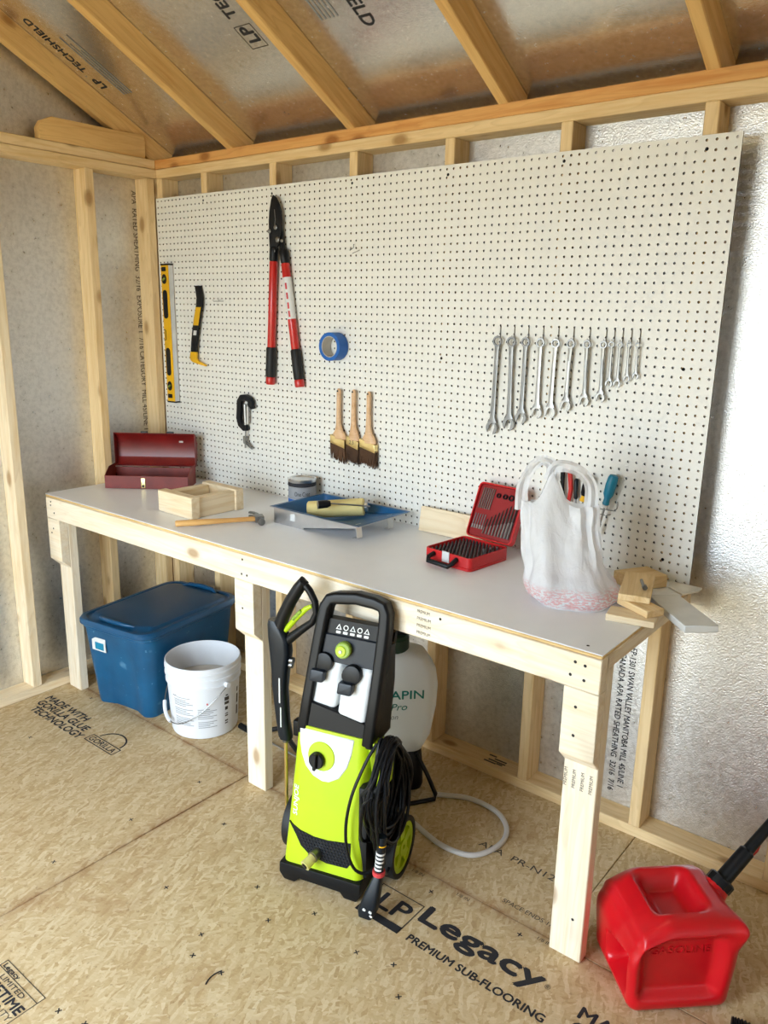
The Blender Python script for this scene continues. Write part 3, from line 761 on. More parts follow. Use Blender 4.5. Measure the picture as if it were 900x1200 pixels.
# --- combination wrenches on hooks
def hook_mesh():
    m = MB(); m.tube([(0, .008, 0), (0, -.003, 0), (0, -.003, -.030), (0, -.006, -.034), (0, -.018, -.035), (0, -.020, -.026)], .0013, 6)
    return m
_h = hook_mesh(); hk = mesh('peg_hook', _h.v, _h.f, True)
def wrench(L, k, big):
    """combination wrench, ring centre at the origin, jaw L below"""
    ro = .0165 * k; ri = .0105 * k; th = .007 if big else .005
    m = MB(); m.ringprism(circ(ro, 24), circ(ri, 24, a0=.13), XZ, -.019 - th / 2, -.019 + th / 2)
    sw0, sw1 = .0072 * k, .0085 * k
    rings = []
    for z, wd, tk in ((-ro * .85, sw0 * 1.25, th * .8), (-ro - .012 * k, sw0, th * .62), (-L * .5, sw0 * .95, th * .62), (-L + .034 * k, sw1, th * .7), (-L + .017 * k, sw1 * 2.0, th * .8)):
        y = -.019 + .004 * (-z / L)
        rings.append([Vector((sx * wd, y + sy * tk / 2, z)) for sx, sy in ((-1, -1), (-.6, -1.25), (.6, -1.25), (1, -1), (1, 1), (-1, 1))])
    m.loft(rings)
    # open jaw: C shape turned by 15 degrees
    a0 = math.radians(-90 - 15); R = .0215 * k; r = .0105 * k; pts = []
    for j in range(17):
        a = a0 + math.radians(38) + math.radians(284) * j / 16; pts.append((R * math.cos(a), R * math.sin(a)))
    inner = []
    du = Vector((math.cos(a0), math.sin(a0))); dv = Vector((-du.y, du.x))
    for t, s_ in ((1.02, -1), (-.35, -1), (-.75, -.55), (-.75, .55), (-.35, 1), (1.02, 1)):
        p = du * t * R * .86 + dv * s_ * r * .95; inner.append((p.x, p.y))
    poly = pts + inner
    poly = [(x, z - L) for x, z in poly]
    m.prism(poly, XZ, -.015 - th * .55, -.015 + th * .45)
    return m
LEN = [.278, .260, .236, .215, .210, .186, .168, .154, .113, .112, .096, .088]
KS = [1.0, 1.0, .92, .90, .88, .84, .76, .70, .54, .52, .46, .44]
HX = [1.768, 1.819, 1.869, 1.920, 1.971, 2.021, 2.073, 2.124, 2.149, 2.174, 2.200, 2.225]
WLAB = ['longest combination wrench, darkest steel, at the long end of the wrench row',
        'second longest combination wrench, worn dull steel, next to the longest',
        'dark steel combination wrench, third longest in the row',
        'shiny combination wrench with a light open jaw, fourth longest in the row',
        'bright polished combination wrench beside the one with a recessed rectangular panel',
        'combination wrench with a long recessed rectangular panel on its shank',
        'mid sized combination wrench hanging between the panelled wrench and a rougher one',
        'combination wrench with a rough grey stamped shank, last before the five-strong small group',
        'small combination wrench hanging just beside the rough-shanked wrench',
        'small combination wrench, third from the short end of the row',
        'small combination wrench, next to the shortest in the row',
        'shortest combination wrench at the small end of the wrench row']
HLAB = ['longest, darkest wrench', 'second longest wrench', 'third longest wrench', 'fourth longest wrench with light jaw', 'bright polished wrench', 'wrench with the recessed panel', 'wrench next after the panelled one', 'rough grey shanked wrench', 'small wrench beside the rough-shanked one', 'third smallest wrench', 'second smallest wrench', 'shortest wrench of the row']
for i in range(12):
    zc = 1.5925
    o = link('peg_hook', hk, 'steel', None, (HX[i], 0, zc))
    tag(o, 'thin steel pegboard hook holding the ' + HLAB[i], 'hook', 'steel hooks above the wrenches')
    ring_in = .0105 * KS[i]
    t = thing('combination_wrench', WLAB[i], 'wrench', (HX[i], 0.002, zc - .0343 - ring_in), 0, 'combination wrenches in size order')
    t.rotation_euler = (0, random.uniform(-.015, .03), 0)
    wm = 'steel_dark' if i < 3 else ('chrome' if i in (3, 4) else 'steel')
    wrench(LEN[i], KS[i], i < 8).build('forging', wm, t, bevel=.0006, seg=1)
    if i in (0, 1, 2, 5, 6, 7):
        L = LEN[i]; yy = -.0228 + .002
        m = MB(); wq = .0038 * KS[i]
        m.prism(rrect(-wq, -L * .78, wq, -L * .27, wq * .6, 2), lambda a, q, h: Vector((a, h + .004 * (-q / L), q)), -.0228, -.0215); m.build('stamped_panel', 'chrome' if i == 5 else 'steel_dark', t)
def loose_hook(x, z, lab, flat):
    m = MB()
    if flat: m.tube([(0, .006, 0), (0, -.004, 0), (-.050, -.012, -.001), (-.052, -.012, .006)], .0014, 6); m.tube([(-.02, -.008, 0), (-.02, -.012, .012)], .0014, 6)
    else: m.tube([(-.018, .006, .018), (-.018, -.003, .018), (-.004, -.02, .005), (.006, -.05, -.006), (.016, -.056, .004)], .0015, 6); m.tube([(.008, .0, -.002), (.008, -.04, -.016)], .0012, 6)
    o = m.build('peg_hook', 'steel', None, smooth=True, loc=(x, 0, z)); tag(o, lab, 'hook')
loose_hook(1.165, 1.845, 'bare steel pegboard hook with nothing on it above the tape roll', False)
loose_hook(.430, 1.662, 'bare steel pegboard hook with nothing on it between pry bar and loppers', True)

# --- screwdriver with teal handle, in a steel hook
sd = thing('screwdriver', 'screwdriver with teal handle hanging beside the plastic bag', 'screwdriver', (2.176, -.026, 1.08), rot=(0, .20, 0))
m = MB(); m.lathe([(.006, 0), (.0105, .004), (.0095, .016), (.0095, .022), (.0155, .036), (.0165, .06), (.0155, .088), (.012, .096), (.004, .098)], 12); m.build('handle', 'teal_handle', sd, smooth=True)
m = MB(); m.lathe([(.0095, -.006), (.0095, .001)], 12); m.build('collar', 'label', sd, smooth=True)
m = MB(); m.lathe([(.0035, -.085), (.0035, -.004)], 10); m.lathe([(.0055, -.098), (.0055, -.062)], 6); m.build('shaft', 'steel', sd, smooth=True)
m = MB(); m.tube([(.028, .006, .004), (.028, -.004, .004), (.028, -.004, -.016), (.028, -.026, -.018), (-.014, -.030, -.018)], .0017, 6); m.tube([(.008, .006, -.038), (.008, -.03, -.036), (-.012, -.03, -.034)], .0017, 6)
o = m.build('peg_hook', 'steel', None, smooth=True, loc=(2.176, 0, 1.085)); tag(o, 'double-pronged steel hook gripping the teal screwdriver', 'hook')
# tools hanging behind the bag
t = thing('nut_driver', 'screwdriver with black handle and yellow collar behind the bag opening', 'screwdriver', (2.105, -.026, 1.085), rot=(0, .16, 0))
m = MB(); m.lathe([(.010, .014), (.0135, .024), (.0145, .05), (.013, .075), (.005, .078)], 8); m.build('handle', 'black', t, smooth=True)
m = MB(); m.lathe([(.012, -.004), (.0125, .0), (.009, .008), (.010, .0145)], 8); m.build('collar', 'yellow', t, smooth=True)
m = MB(); m.lathe([(.003, -.09), (.003, -.003)], 8); m.build('shaft', 'steel', t, smooth=True)
t = thing('pliers', 'pliers with red and black grips hanging behind the bag', 'pliers', (2.045, -.018, 1.06), rot=(0, -.10, 0))
m = MB(); m.tube([(-.006, 0, .0), (-.012, 0, .05), (-.008, 0, .10), (.004, 0, .125)], [.006, .0075, .0075, .004], 8); m.build('grip', 'black', t, smooth=True)
m = MB(); m.tube([(.008, 0, .0), (.018, 0, .05), (.016, 0, .10), (.006, 0, .127)], [.006, .0075, .0075, .004], 8); m.build('grip', 'red_paint', t, smooth=True)
m = MB(); m.prism([(-.009, .002), (.011, .002), (.012, -.02), (.005, -.06), (-.003, -.06), (-.010, -.02)], XZ, -.005, .005); m.build('jaws', 'steel', t, bevel=.001)
t = thing('chisel', 'steel tool with slim blue grip hanging behind the bag', 'screwdriver', (2.075, -.014, 1.08), rot=(0, -.06, 0))
m = MB(); m.lathe([(.004, 0), (.0065, .006), (.0065, .06), (.003, .065)], 10); m.build('handle', 'navy', t, smooth=True)
m = MB(); m.lathe([(.003, -.07), (.003, .001)], 8); m.build('shaft', 'chrome', t, smooth=True)

# ================================================================== ON THE BENCH
TB = BZ + .0004
# --- open red toolbox
tb = thing('toolbox', 'open dark red metal toolbox in the bench corner with its lid up', 'toolbox', (.205, -.243, TB), math.radians(38.2))
hw, hd, hh, tk = .178, .07, .055, .002
m = MB()
m.box((-hw, -hd, 0), (hw, hd, tk)); m.box((-hw, -hd, 0), (hw, -hd + tk, hh)); m.box((-hw, hd - tk, 0), (hw, hd, hh + .012))
for s_ in (-1, 1):
    x0_ = s_ * hw - (tk if s_ > 0 else 0)
    m.prism([(-hd, 0), (hd, 0), (hd, hh + .030), (-.01, hh + .030), (-hd, hh)], lambda a, q, h: Vector((h, a, q)), x0_, x0_ + tk)
m.build('body', 'red_tool_out', tb, bevel=.0008, seg=1)
m = MB(); pr = [(0, 0), (.022, .0), (.045, .034), (.045, .100), (.024, .138), (.0, .148)]
inn = [(0, .003), (.0205, .003), (.0425, .0355), (.0425, .0985), (.0225, .1355), (.0, .1455)]
m.prism(pr + inn[::-1], lambda a, q, h: Vector((h, hd + .001 + a, hh + .016 + q)), -hw, hw)
for s_ in (-1, 1):
    m.prism(pr, lambda a, q, h: Vector((h, hd + .001 + a, hh + .016 + q)), s_ * hw, s_ * (hw - .002))
m.build('lid', 'red_tool', tb, bevel=.0006, seg=1)
for x in (-.045, .07):
    m = MB(); m.box((x - .014, hd + .004, hh + .160), (x + .014, hd + .020, hh + .170)); m.build('lid_catch', 'black', tb, bevel=.002)
m = MB(); m.box((-.022, -hd - .004, .004), (-.004, -hd, .046)); lt = m.build('latch', 'gold', tb, bevel=.001)
m = MB(); m.box((-.017, -hd - .0055, .008), (-.009, -hd - .004, .018)); m.build('latch_slot', 'black_matte', lt)
m = MB(); m.box((.10, hd + .0415, hh + .118), (.118, hd + .042, hh + .132)); m.build('sticker', 'card', tb, loc=(0, -.004, 0))
m = MB(); m.box((-.16, -.045, .0025), (.14, .05, .028)); m.build('tray', 'red_tool', tb, bevel=.002)
m = MB(); m.cyl((-.12, -.02, .032), (.05, .01, .032), .004, 8); m.cyl((-.05, .03, .032), (.12, -.01, .032), .005, 8); m.build('loose_tools', 'steel_dark', tb, smooth=True)

# --- small open box of pine offcuts
bx = thing('wooden_box', 'small open box nailed from thick pine offcuts near the hammer', 'box', (.705, -.372, TB), math.radians(-2))
def bxb(lo, hi, ax, mt='pine'): return beam('box_board', lo, hi, ax, mt, bx)
bxb((-.105, -.122, 0), (.105, -.084, .082), 'x'); bxb((-.105, .084, 0), (.105, .122, .082), 'x')
bxb((.058, -.0835, 0), (.096, .0835, .076), 'y', 'pine'); bxb((-.096, -.0835, 0), (-.058, .0835, .076), 'y', 'pine')

# --- hammer
hm = thing('claw_hammer', 'claw hammer with plain wooden handle lying in front of the wooden box', 'hammer', (.842, -.598, TB), math.radians(57.0))
m = MB()
rings = []
for x, a, bb in ((0, .012, .009), (.004, .0145, .011), (.06, .0145, .0115), (.13, .012, .010), (.20, .0105, .0085), (.27, .0115, .009), (.292, .010, .008)):
    rings.append([Vector((x, a * math.cos(2 * PI * k / 12), .0135 + bb * math.sin(2 * PI * k / 12))) for k in range(12)])
m.loft(rings); m.build('handle', 'handle_wood', hm, smooth=True)
m = MB()
m.cyl((.296, -.020, .0145), (.296, -.040, .0145), .009, 14); m.cyl((.296, -.040, .0145), (.296, -.058, .0145), .0135, 14)
m.box((.280, -.021, .003), (.312, .020, .026))
for s_ in (-1, 1):
    zc = .0145 + s_ * .0065
    m.sweep([(.296, .018, zc), (.294, .040, zc), (.286, .060, zc), (.274, .074, zc)], [(-.008, -.0035), (.008, -.0035), (.006, .0035), (-.006, .0035)], (0, 0, 1))
m.build('head', 'steel_dark', hm, bevel=.0012)

# --- paint can
pc = thing('paint_can', 'small used metal paint can with a blue and grey label by the pegboard', 'paint can', (.955, -.075, TB))
m = MB(); m.lathe([(.054, 0), (.056, .002), (.056, .004), (.0545, .006), (.0545, .110), (.056, .112), (.0565, .116), (.055, .118), (.048, .117), (.046, .113), (.001, .113)], 36); m.build('can', 'zinc', pc, smooth=True)
m = MB(); m.lathe([(.0550, .008), (.0550, .040)], 36, caps=False); m.build('blue_label', 'tape', pc, smooth=True)
m = MB(); m.lathe([(.0550, .041), (.0550, .088)], 36, caps=False); lb = m.build('grey_label', 'ink_grey', pc, smooth=True)
m = MB(); m.lathe([(.0551, .089), (.0551, .104)], 36, caps=False); m.build('black_band', 'ink', pc, smooth=True)
def wraptext(body, size, R, z, ang, parent, mat, width, nm='label_print'):
    o_ = text(nm, body, size, mat, parent, (0, 0, 0), (1, 0, 0), (0, 1, 0), align='LEFT', width=width)
    for v in o_.data.vertices:
        a = ang + (v.co.x - width / 2) / R; y_ = v.co.y
        v.co = Vector((R * math.cos(a), R * math.sin(a), z + y_))
    o_.matrix_basis = Matrix.Identity(4); return o_
wraptext('One Coat', .017, .0556, .054, math.radians(-46), pc, 'ink', .062)
wraptext('BEHR', .009, .0557, .092, math.radians(-46), pc, 'ink_white', .036) if False else None
m = MB(); m.lathe([(.0562, .006), (.0562, .038)], 36); m = None

# --- paint tray with roller
ty = thing('paint_tray', 'shallow metal paint tray coated with dried blue paint on two wire legs', 'tray', (1.045, -.312, TB), math.radians(-.5))
def tray_surface(off_, z_off):
    rings = []
    Lx, Ly = .405, .262
    for (x, y0_, y1_, z) in ():
        pass
    nx_ = 14; vs = []; fs = []
    cols = []
    def depth(x):
        if x < .02: return .060 - (.060 - .012) * (x / .02)
        if x < .15: return .012
        return .012 + (x - .15) / (.395 - .15) * .043
    xs = [-.012, 0, .006, .02, .05, .10, .15, .20, .25, .30, .35, .395, .405, .415]
    for x in xs:
        rim = x < .001 or x > .396
        d_ = .060 if rim else min(depth(x), .058)
        prof = [(-.012, .060), (0, .060), (.004, .060 - .3 * (.06 - d_)), (.012, d_), (Ly / 2, d_), (Ly - .012, d_), (Ly - .004, .060 - .3 * (.06 - d_)), (Ly, .060), (Ly + .012, .060)]
        cols.append([Vector((x, y + 0, z + z_off)) for y, z in prof])
    n = len(cols[0])
    for c in cols: vs += c
    for i in range(len(cols) - 1):
        for j in range(n - 1):
            a = i * n + j; fs.append((a, a + 1, a + n + 1, a + n))
    return vs, fs
vs, fs = tray_surface(0, 0); m = MB(); m.add(vs, fs); o_ = m.build('pan', 'zinc', ty, smooth=True)
sm = o_.modifiers.new('sheet', 'SOLIDIFY'); sm.thickness = .0012; sm.offset = -1
vs, fs = tray_surface(0, .0016); m = MB(); m.add(vs, fs); m.build('paint_coat', 'tray_blue', ty, smooth=True)
m = MB(); m.prism([(0, .0), (.02, .0), (.15, .0), (.15, .006), (.395, .050), (.395, .058), (.0, .058)], lambda a, q, h: Vector((a, h, q)), -.0015, -.0005); m.build('side_wall', 'zinc', ty)
m = MB(); m.box((.085, -.0024, .022), (.107, -.0016, .046)); m.build('barcode_sticker', 'label', ty)
for y in (.045, .215):
    m = MB(); m.sweep([(.365, y, .052), (.372, y, .004), (.352, y, .002)], [(-.0012, -.014), (.0012, -.014), (.0012, .014), (-.0012, .014)], (0, 1, 0)); m.build('leg', 'zinc', ty)
ro = thing('paint_roller', 'pale yellow paint roller lying in the blue paint tray', 'paint roller', (1.20, -.20, TB + .012))
a_, b_ = Vector((-.055, -.04, .038)), Vector((.115, .075, .058))
m = MB(); m.tube([a_, a_.lerp(b_, .02), b_.lerp(a_, .02), b_], [.027, .0315, .0315, .027], 24); m.build('nap_cover', 'roller', ro, smooth=True)
dirv = (b_ - a_).normalized()
m = MB(); m.tube([b_ + dirv * .001, b_ + dirv * .012], .017, 16); m.build('end_cap', 'zinc', ro, smooth=True)
m = MB(); m.tube([b_ + dirv * .012, b_ + dirv * .022 + Vector((.004, -.01, .002)), b_ + Vector((.02, -.03, .012)), Vector((.10, -.015, .080)), Vector((.058, -.047, .082))], .003, 8); m.build('wire_frame', 'steel', ro, smooth=True)
hp = [Vector((.060, -.045, .082)), Vector((.032, -.078, .078))]
m = MB(); m.tube([hp[0], hp[0].lerp(hp[1], .3), hp[1]], [.009, .0145, .0145], 16); m.build('handle_socket', 'black', ro, smooth=True)
dd = (hp[1] - hp[0]).normalized()
m = MB(); m.ringprism(circ(.0145, 20), circ(.009, 20), lambda a, q, h: hp[1] + dd * h + dd.cross(Vector((0, 0, 1))) * a + dd.cross(dd.cross(Vector((0, 0, 1)))) * q, .0, .004); m.build('socket_rim', 'chrome', ro, smooth=True)

# --- offcut leaning on the pegboard
ob = MB(); ob.box((-.15, -.009, 0), (.15, .009, .088)); o_ = ob.build('pine_offcut', 'pine', None, bevel=.002, loc=(1.652, -.040, TB), rot=(-.16, 0, math.radians(-.5)))
tag(o_, 'flat pale pine offcut standing on edge behind the red drill case', 'wood offcut')

# --- red drill bit case
cs = thing('drill_bit_case', 'open red plastic case full of drill bits with a black carry handle', 'tool case', (1.818, -.222, TB), math.radians(-6))
cw, cd, ch = .091, .098, .042
m = MB(); m.prism(rrect(-cw, -cd, cw, cd, .016), XY, 0, .010); out = rrect(-cw, -cd, cw, cd, .016); inn = rrect(-cw + .005, -cd + .005, cw - .005, cd - .005, .012)
m.ringprism(out, inn, XY, .010, ch); m.build('base_shell', 'red_case', cs, bevel=.0015, seg=1)
m = MB(); m.prism(rrect(-cw + .0055, -cd + .0055, cw - .0055, cd - .0055, .012), XY, .0105, .026); m.build('bit_insert', 'red_tool', cs)
m = MB()
for i in range(12):
    for j in range(9):
        x = -cw + .016 + i * .0135; y = -cd + .020 + j * .0195
        m.lathe([(.0042, .026), (.0042, .036), (.002, .040)], 6, Matrix.Translation((x, y, 0)))
o_ = m.build('bit_rows', 'bit_black', cs, smooth=True); o_['kind'] = 'stuff'
for x, y in ((.060, .045), (.066, .070), (.052, .02)):
    m = MB(); m.lathe([(.005, .026), (.005, .043)], 10, Matrix.Translation((x, y, 0))); m.build('socket', 'chrome', cs, smooth=True)
m = MB(); m.tube([(-.050, -cd - .001, .030), (-.052, -cd - .024, .024), (-.046, -cd - .034, .015), (.034, -cd - .034, .013), (.042, -cd - .024, .022), (.040, -cd - .001, .030)], .0075, 10); m.build('carry_handle', 'black', cs, smooth=True)
m = MB(); m.box((-.016, -cd - .004, .012), (.012, -cd, .046)); m.build('latch', 'label', cs, bevel=.001)
lid = MB(); lt_ = .024
ang = math.radians(22)
def LF(a, q, h): # lid plane: a along width, q up the lid, h depth backwards
    return Vector((a, cd + .004 + q * math.sin(ang) + h * math.cos(ang), ch + .002 + q * math.cos(ang) - h * math.sin(ang)))
Lh = .185
lid.prism(rrect(-cw, 0, cw, Lh, .016), LF, lt_ - .004, lt_); lid.ringprism(rrect(-cw, 0, cw, Lh, .016), rrect(-cw + .005, .005, cw - .005, Lh - .005, .012), LF, 0, lt_ - .004)
lo_ = lid.build('lid', 'red_case', cs, bevel=.0012, seg=1)
m = MB(); m.prism(rrect(-cw + .006, .006, cw - .006, Lh - .006, .011), LF, .010, .0195); m.build('lid_insert', 'red_insert', lo_)
for k in range(6):
    m = MB(); x = -.074 + k * .0085; m.tube([LF(x, .098, .007), LF(x + .004, .168, .007)], .0022, 7); m.build('drill_bit', 'steel', lo_, smooth=True)
for k in range(9):
    x = -.030 + k * .0125; L_ = .050 + .0095 * k
    m = MB(); m.tube([LF(x, .018, .006), LF(x + .002, .018 + L_ * .45, .006)], .0022 + .0003 * k, 7); sh = m.build('drill_bit', 'steel', lo_, smooth=True)
    m = MB(); m.tube([LF(x + .002, .018 + L_ * .45, .006), LF(x + .006, .018 + L_, .006)], [.0022 + .0003 * k, .0016], 7); m.build('bit_flutes', 'bit_black', sh, smooth=True)
for k in range(5):
    m = MB(); x = -.078 + k * .010; m.tube([LF(x, .03, .007), LF(x, .043, .007)], .0032, 6); m.build('bit_shank', 'chrome', lo_, smooth=True)
    m = MB(); m.tube([LF(x, .043, .007), LF(x + .002, .080, .007)], .0018, 6); m.build('drill_bit', 'steel_dark', lo_, smooth=True)
for x, r in ((-.008, .008), (.018, .0085), (.042, .010)):
    m = MB(); m.ringprism(circ(r, 16), circ(r * .6, 16), lambda a, q, h: LF(x + a, .150 + q, h), .004, .010); m.build('hole_saw', 'black', lo_, smooth=True)

# --- plastic bag
bgc = Vector((2.222, -.325, TB)); bag = thing('plastic_bag', 'crumpled white plastic shopping bag with red print standing on the bench', 'bag', bgc, math.radians(24))
def bag_body():
    nT, nZ = 72, 34; vs = []; fs = []
    for i in range(nZ + 1):
        t = i / nZ
        rx = .100 + .022 * math.exp(-((t - .14) / .16) ** 2)
        if t < .06: rx *= .86 + .14 * (t / .06)
        ry = .075 * (1 - t) ** .7 + .024 + .018 * math.exp(-((t - .14) / .14) ** 2)
        cx = -.056 * t ** .8 + .006
        for k in range(nT):
            a = 2 * PI * k / nT
            c, s_ = math.cos(a), math.sin(a)
            x = cx + rx * math.copysign(abs(c) ** .7, c); y = ry * math.copysign(abs(s_) ** .8, s_)
            u = (x + .068) / .10
            top = .262 + .090 * math.exp(-(u / .26) ** 2) + .012 * max(0, abs(u) - .7)
            z = t * top
            if x > .02: x += .014 * math.exp(-((t - .13) / .11) ** 2) * max(0, c)
            p = Vector((x * 9, y * 14, z * 5 + 3.1))
            w_ = noise.noise(p) * .013 + noise.noise(p * 2.6) * .009 + noise.noise(Vector((a * 4.2, z * 3, 7))) * .016 * (.25 + t) + noise.noise(p * 6.1) * .003
            w_ *= min(1, t * 6 + .15)
            n_ = Vector((c * .6, s_, 0)).normalized()
            vs.append((x + n_.x * w_, y + n_.y * w_, max(.0006, z + noise.noise(p * 1.7) * .003 * t)))
    for i in range(nZ):
        for k in range(nT):
            k2 = (k + 1) % nT; fs.append((i * nT + k, i * nT + k2, (i + 1) * nT + k2, (i + 1) * nT + k))
    fs.append(tuple(range(nT))[::-1])
    m = MB(); m.add(vs, fs); return m
bag_body().build('bag_body', 'bag', bag, smooth=True)
def band(path, widths, nm, ysh):
    """crumpled strip of film along a path"""
    m = MB(); rows = []
    def cr(i, t): # catmull-rom
        P_ = [Vector(q) for q in path]; n = len(P_) - 1; f_ = min(int(t * n), n - 1); u = t * n - f_
        p0, p1, p2, p3 = P_[max(f_ - 1, 0)], P_[f_], P_[f_ + 1], P_[min(f_ + 2, n)]
        return .5 * ((2 * p1) + (p2 - p0) * u + (2 * p0 - 5 * p1 + 4 * p2 - p3) * u * u + (3 * p1 - p0 - 3 * p2 + p3) * u ** 3)
    N = 28
    for i in range(N + 1):
        t = i / N; p = cr(0, t); q = cr(0, min(1, t + .02)); pq = cr(0, max(0, t - .02)); d_ = (q - pq).normalized()
        sd_ = d_.cross(Vector((0, 1, 0))).normalized(); wd = widths[0] + (widths[1] - widths[0]) * math.sin(t * PI)
        rows.append([p + sd_ * wd * s_ + Vector((0, .008 * math.cos(s_ * 5 + t * 4) + .004 * noise.noise(p * 60), 0)) for s_ in (-1, -.5, 0, .5, 1)])
    vs = [p for r in rows for p in r]; fs = []
    for i in range(N):
        for j in range(4): a = i * 5 + j; fs.append((a, a + 1, a + 6, a + 5))
    m.add(vs, fs); return m.build(nm, 'bag', bag, smooth=True)
band([(-.146, .0, .238), (-.148, .004, .300), (-.128, .006, .352), (-.100, .004, .378), (-.074, .0, .366), (-.068, 0, .325)], (.020, .013), 'bag_handle', 0)
band([(-.074, -.008, .325), (-.062, -.010, .362), (-.028, -.012, .366), (.008, -.010, .350), (.032, -.006, .312), (.034, 0, .240)], (.020, .014), 'bag_handle', 0)

# --- scraps of wood at the bench end
def scrap(name, lab, c, size, rz, mat, zz=0, tilt=0):
    m = MB(); sx, sy, sz = [q / 2 for q in size]; m.box((-sx, -sy, 0), (sx, sy, 2 * sz))
    o_ = m.build(name, mat, None, bevel=.0018, seg=1, loc=(c[0], c[1], TB + zz), rot=(0, tilt, rz)); return tag(o_, lab, 'wood offcut')
scrap('wood_offcut', 'thin pale board lying lowest in the scrap pile on the bench end', (2.416, -.372), (.120, .070, .018), math.radians(12), 'pine')
scrap('wood_offcut', 'streaky brown offcut in the middle of the scrap pile', (2.420, -.332), (.115, .056, .019), math.radians(-28), 'pine_yellow', .0186)
scrap('wood_offcut', 'square-ended weathered board on top of the scrap pile with a steel bolt on it', (2.376, -.245), (.205, .080, .018), math.radians(107), 'pine_yellow', .0380)
scrap('wood_offcut', 'short brown block behind the bag against the pegboard', (2.325, -.085), (.12, .09, .036), math.radians(60), 'pine_yellow', 0)
scrap('painted_plank', 'grey painted plank sticking out over the bench end', (2.502, -.258), (.225, .088, .019), math.radians(-46), 'ink_grey' if False else 'label', .0)
m = MB(); m.prism([(2.385, -.008), (2.478, -.008), (2.478, -.040), (2.452, -.098), (2.40, -.06)], XY, TB + .0195 if False else TB, TB + .005); o_ = m.build('panel_offcut', 'peg'); tag(o_, 'thin white panel offcut lying under the pegboard corner at the bench end', 'panel offcut')
bt = thing('steel_bolt', 'long steel bolt lying on the scrap board', 'bolt', (2.392, -.250, TB + .0565), math.radians(-62))
m = MB(); m.cyl((-.03, 0, .0045), (.032, 0, .0045), .004, 10); m.build('shank', 'steel', bt, smooth=True)
m = MB(); m.cyl((.032, 0, .0075), (.044, 0, .0075), .0072, 6); m.build('head', 'steel_dark', bt)

# ================================================================== ON THE FLOOR
# --- blue tote with lid
tt = thing('storage_tote', 'large blue plastic storage tote with its lid on under the bench', 'storage bin', (.356, -.336, 0), math.radians(8))
def tote_ring(hx, hy, r, z, dent):
    pts = rrect(-hx, -hy, hx, hy, r, 5); out = []
    # subdivide the straight runs so that the ends can be dented
    n = len(pts)
    for i in range(n):
        a, b2 = Vector(pts[i]), Vector(pts[(i + 1) % n]); L_ = (b2 - a).length; k = 8 if L_ > .08 else 1
        for j in range(k):
            p = a.lerp(b2, j / k)
            if abs(abs(p.y) - hy) < 1e-4:
                u = p.x / hx; s_ = max(0, 1 - (abs(u) / .62) ** 6)
                p.y -= math.copysign(dent * s_, p.y)
            out.append(Vector((p.x, p.y, z)))
    return out
m = MB()
prof = [(.162, .232, .04, .0, .022), (.166, .236, .045, .012, .022), (.172, .246, .05, .10, .020), (.182, .258, .055, .22, .012), (.188, .266, .058, .30, .004), (.191, .270, .06, .345, 0), (.197, .276, .06, .350, 0), (.197, .276, .06, .372, 0)]
m.loft([tote_ring(*q[:3], q[3], q[4]) for q in prof]); m.build('body', 'tote', tt, smooth=True)
m = MB()
lp = [(.204, .284, .07, .362), (.209, .289, .072, .366), (.209, .289, .072, .380), (.203, .283, .068, .388), (.188, .268, .06, .389), (.182, .262, .058, .382), (.174, .254, .055, .382), (.168, .236, .05, .393), (.150, .215, .05, .395), (.06, .09, .03, .3955)]
m.loft([[Vector((x, y, q[3])) for x, y in rrect(-q[0], -q[1], q[0], q[1], q[2], 7)] for q in lp]); m.build('lid', 'tote_lid', tt, smooth=True)
for s_ in (-1, 1):
    m = MB(); m.tube([(-.10, s_ * .235, .392), (-.07, s_ * .252, .398), (0, s_ * .258, .400), (.07, s_ * .252, .398), (.10, s_ * .235, .392)], [.004, .009, .010, .009, .004], 10); m.build('lid_grip', 'tote_lid', tt, smooth=True)
m = MB(); m.box((-.125, -.2655, .255), (-.045, -.2625, .312)); lb = m.build('label_holder', 'label', tt, bevel=.001, rot=(.0, 0, 0))
m = MB(); m.box((-.105, -.2668, .262), (-.055, -.2656, .292)); m.build('sticker', 'teal_handle', lb)
m = MB()

# --- white bucket
bk = thing('bucket', 'white plastic bucket with printed label and wire handle beside the blue tote', 'bucket', (.738, -.42, 0))
m = MB(); m.lathe([(.118, 0), (.127, .003), (.130, .012), (.1405, .205), (.1425, .215), (.1465, .217), (.1465, .223), (.143, .226), (.1435, .243), (.1485, .246), (.1485, .252), (.145, .255), (.1455, .270), (.149, .273), (.149, .280), (.146, .283), (.147, .298), (.1445, .3005), (.142, .298), (.138, .20), (.128, .014), (.001, .012)], 56, caps=False)
m.add([(.001 * math.cos(2 * PI * k / 12), .001 * math.sin(2 * PI * k / 12), .012) for k in range(12)], [tuple(range(12))]); m.lathe([(.118, 0), (.001, 0)], 56, caps=False); m.build('pail', 'bucket', bk, smooth=True)
m = MB(); m.lathe([(.1365, .195), (.07, .203), (.001, .204)], 40); m.build('contents', 'card', bk, smooth=True)
va = math.atan2(-2.2605 + .42, 3.0948 - .738)      # bearing of the label side
ea = [va + 1.25, va + 1.25 - PI]
for a in (va + .62, va + .62 + PI):
    m = MB(); m.cyl((.140 * math.cos(a), .140 * math.sin(a), .222), (.160 * math.cos(a), .160 * math.sin(a), .222), .011, 12); m.build('ear', 'bucket', bk, smooth=True)
path = []
for k in range(41):
    f_ = k / 40; a = va + .62 - PI * f_; s_ = math.sin(PI * f_); zz = .222 - .155 * (s_ ** 1.2)
    rr = .158 - .004 * s_
    path.append(Vector((rr * math.cos(a), rr * math.sin(a), zz)))
m = MB(); m.tube(path, .0019, 7); m.build('bail', 'steel', bk, smooth=True)
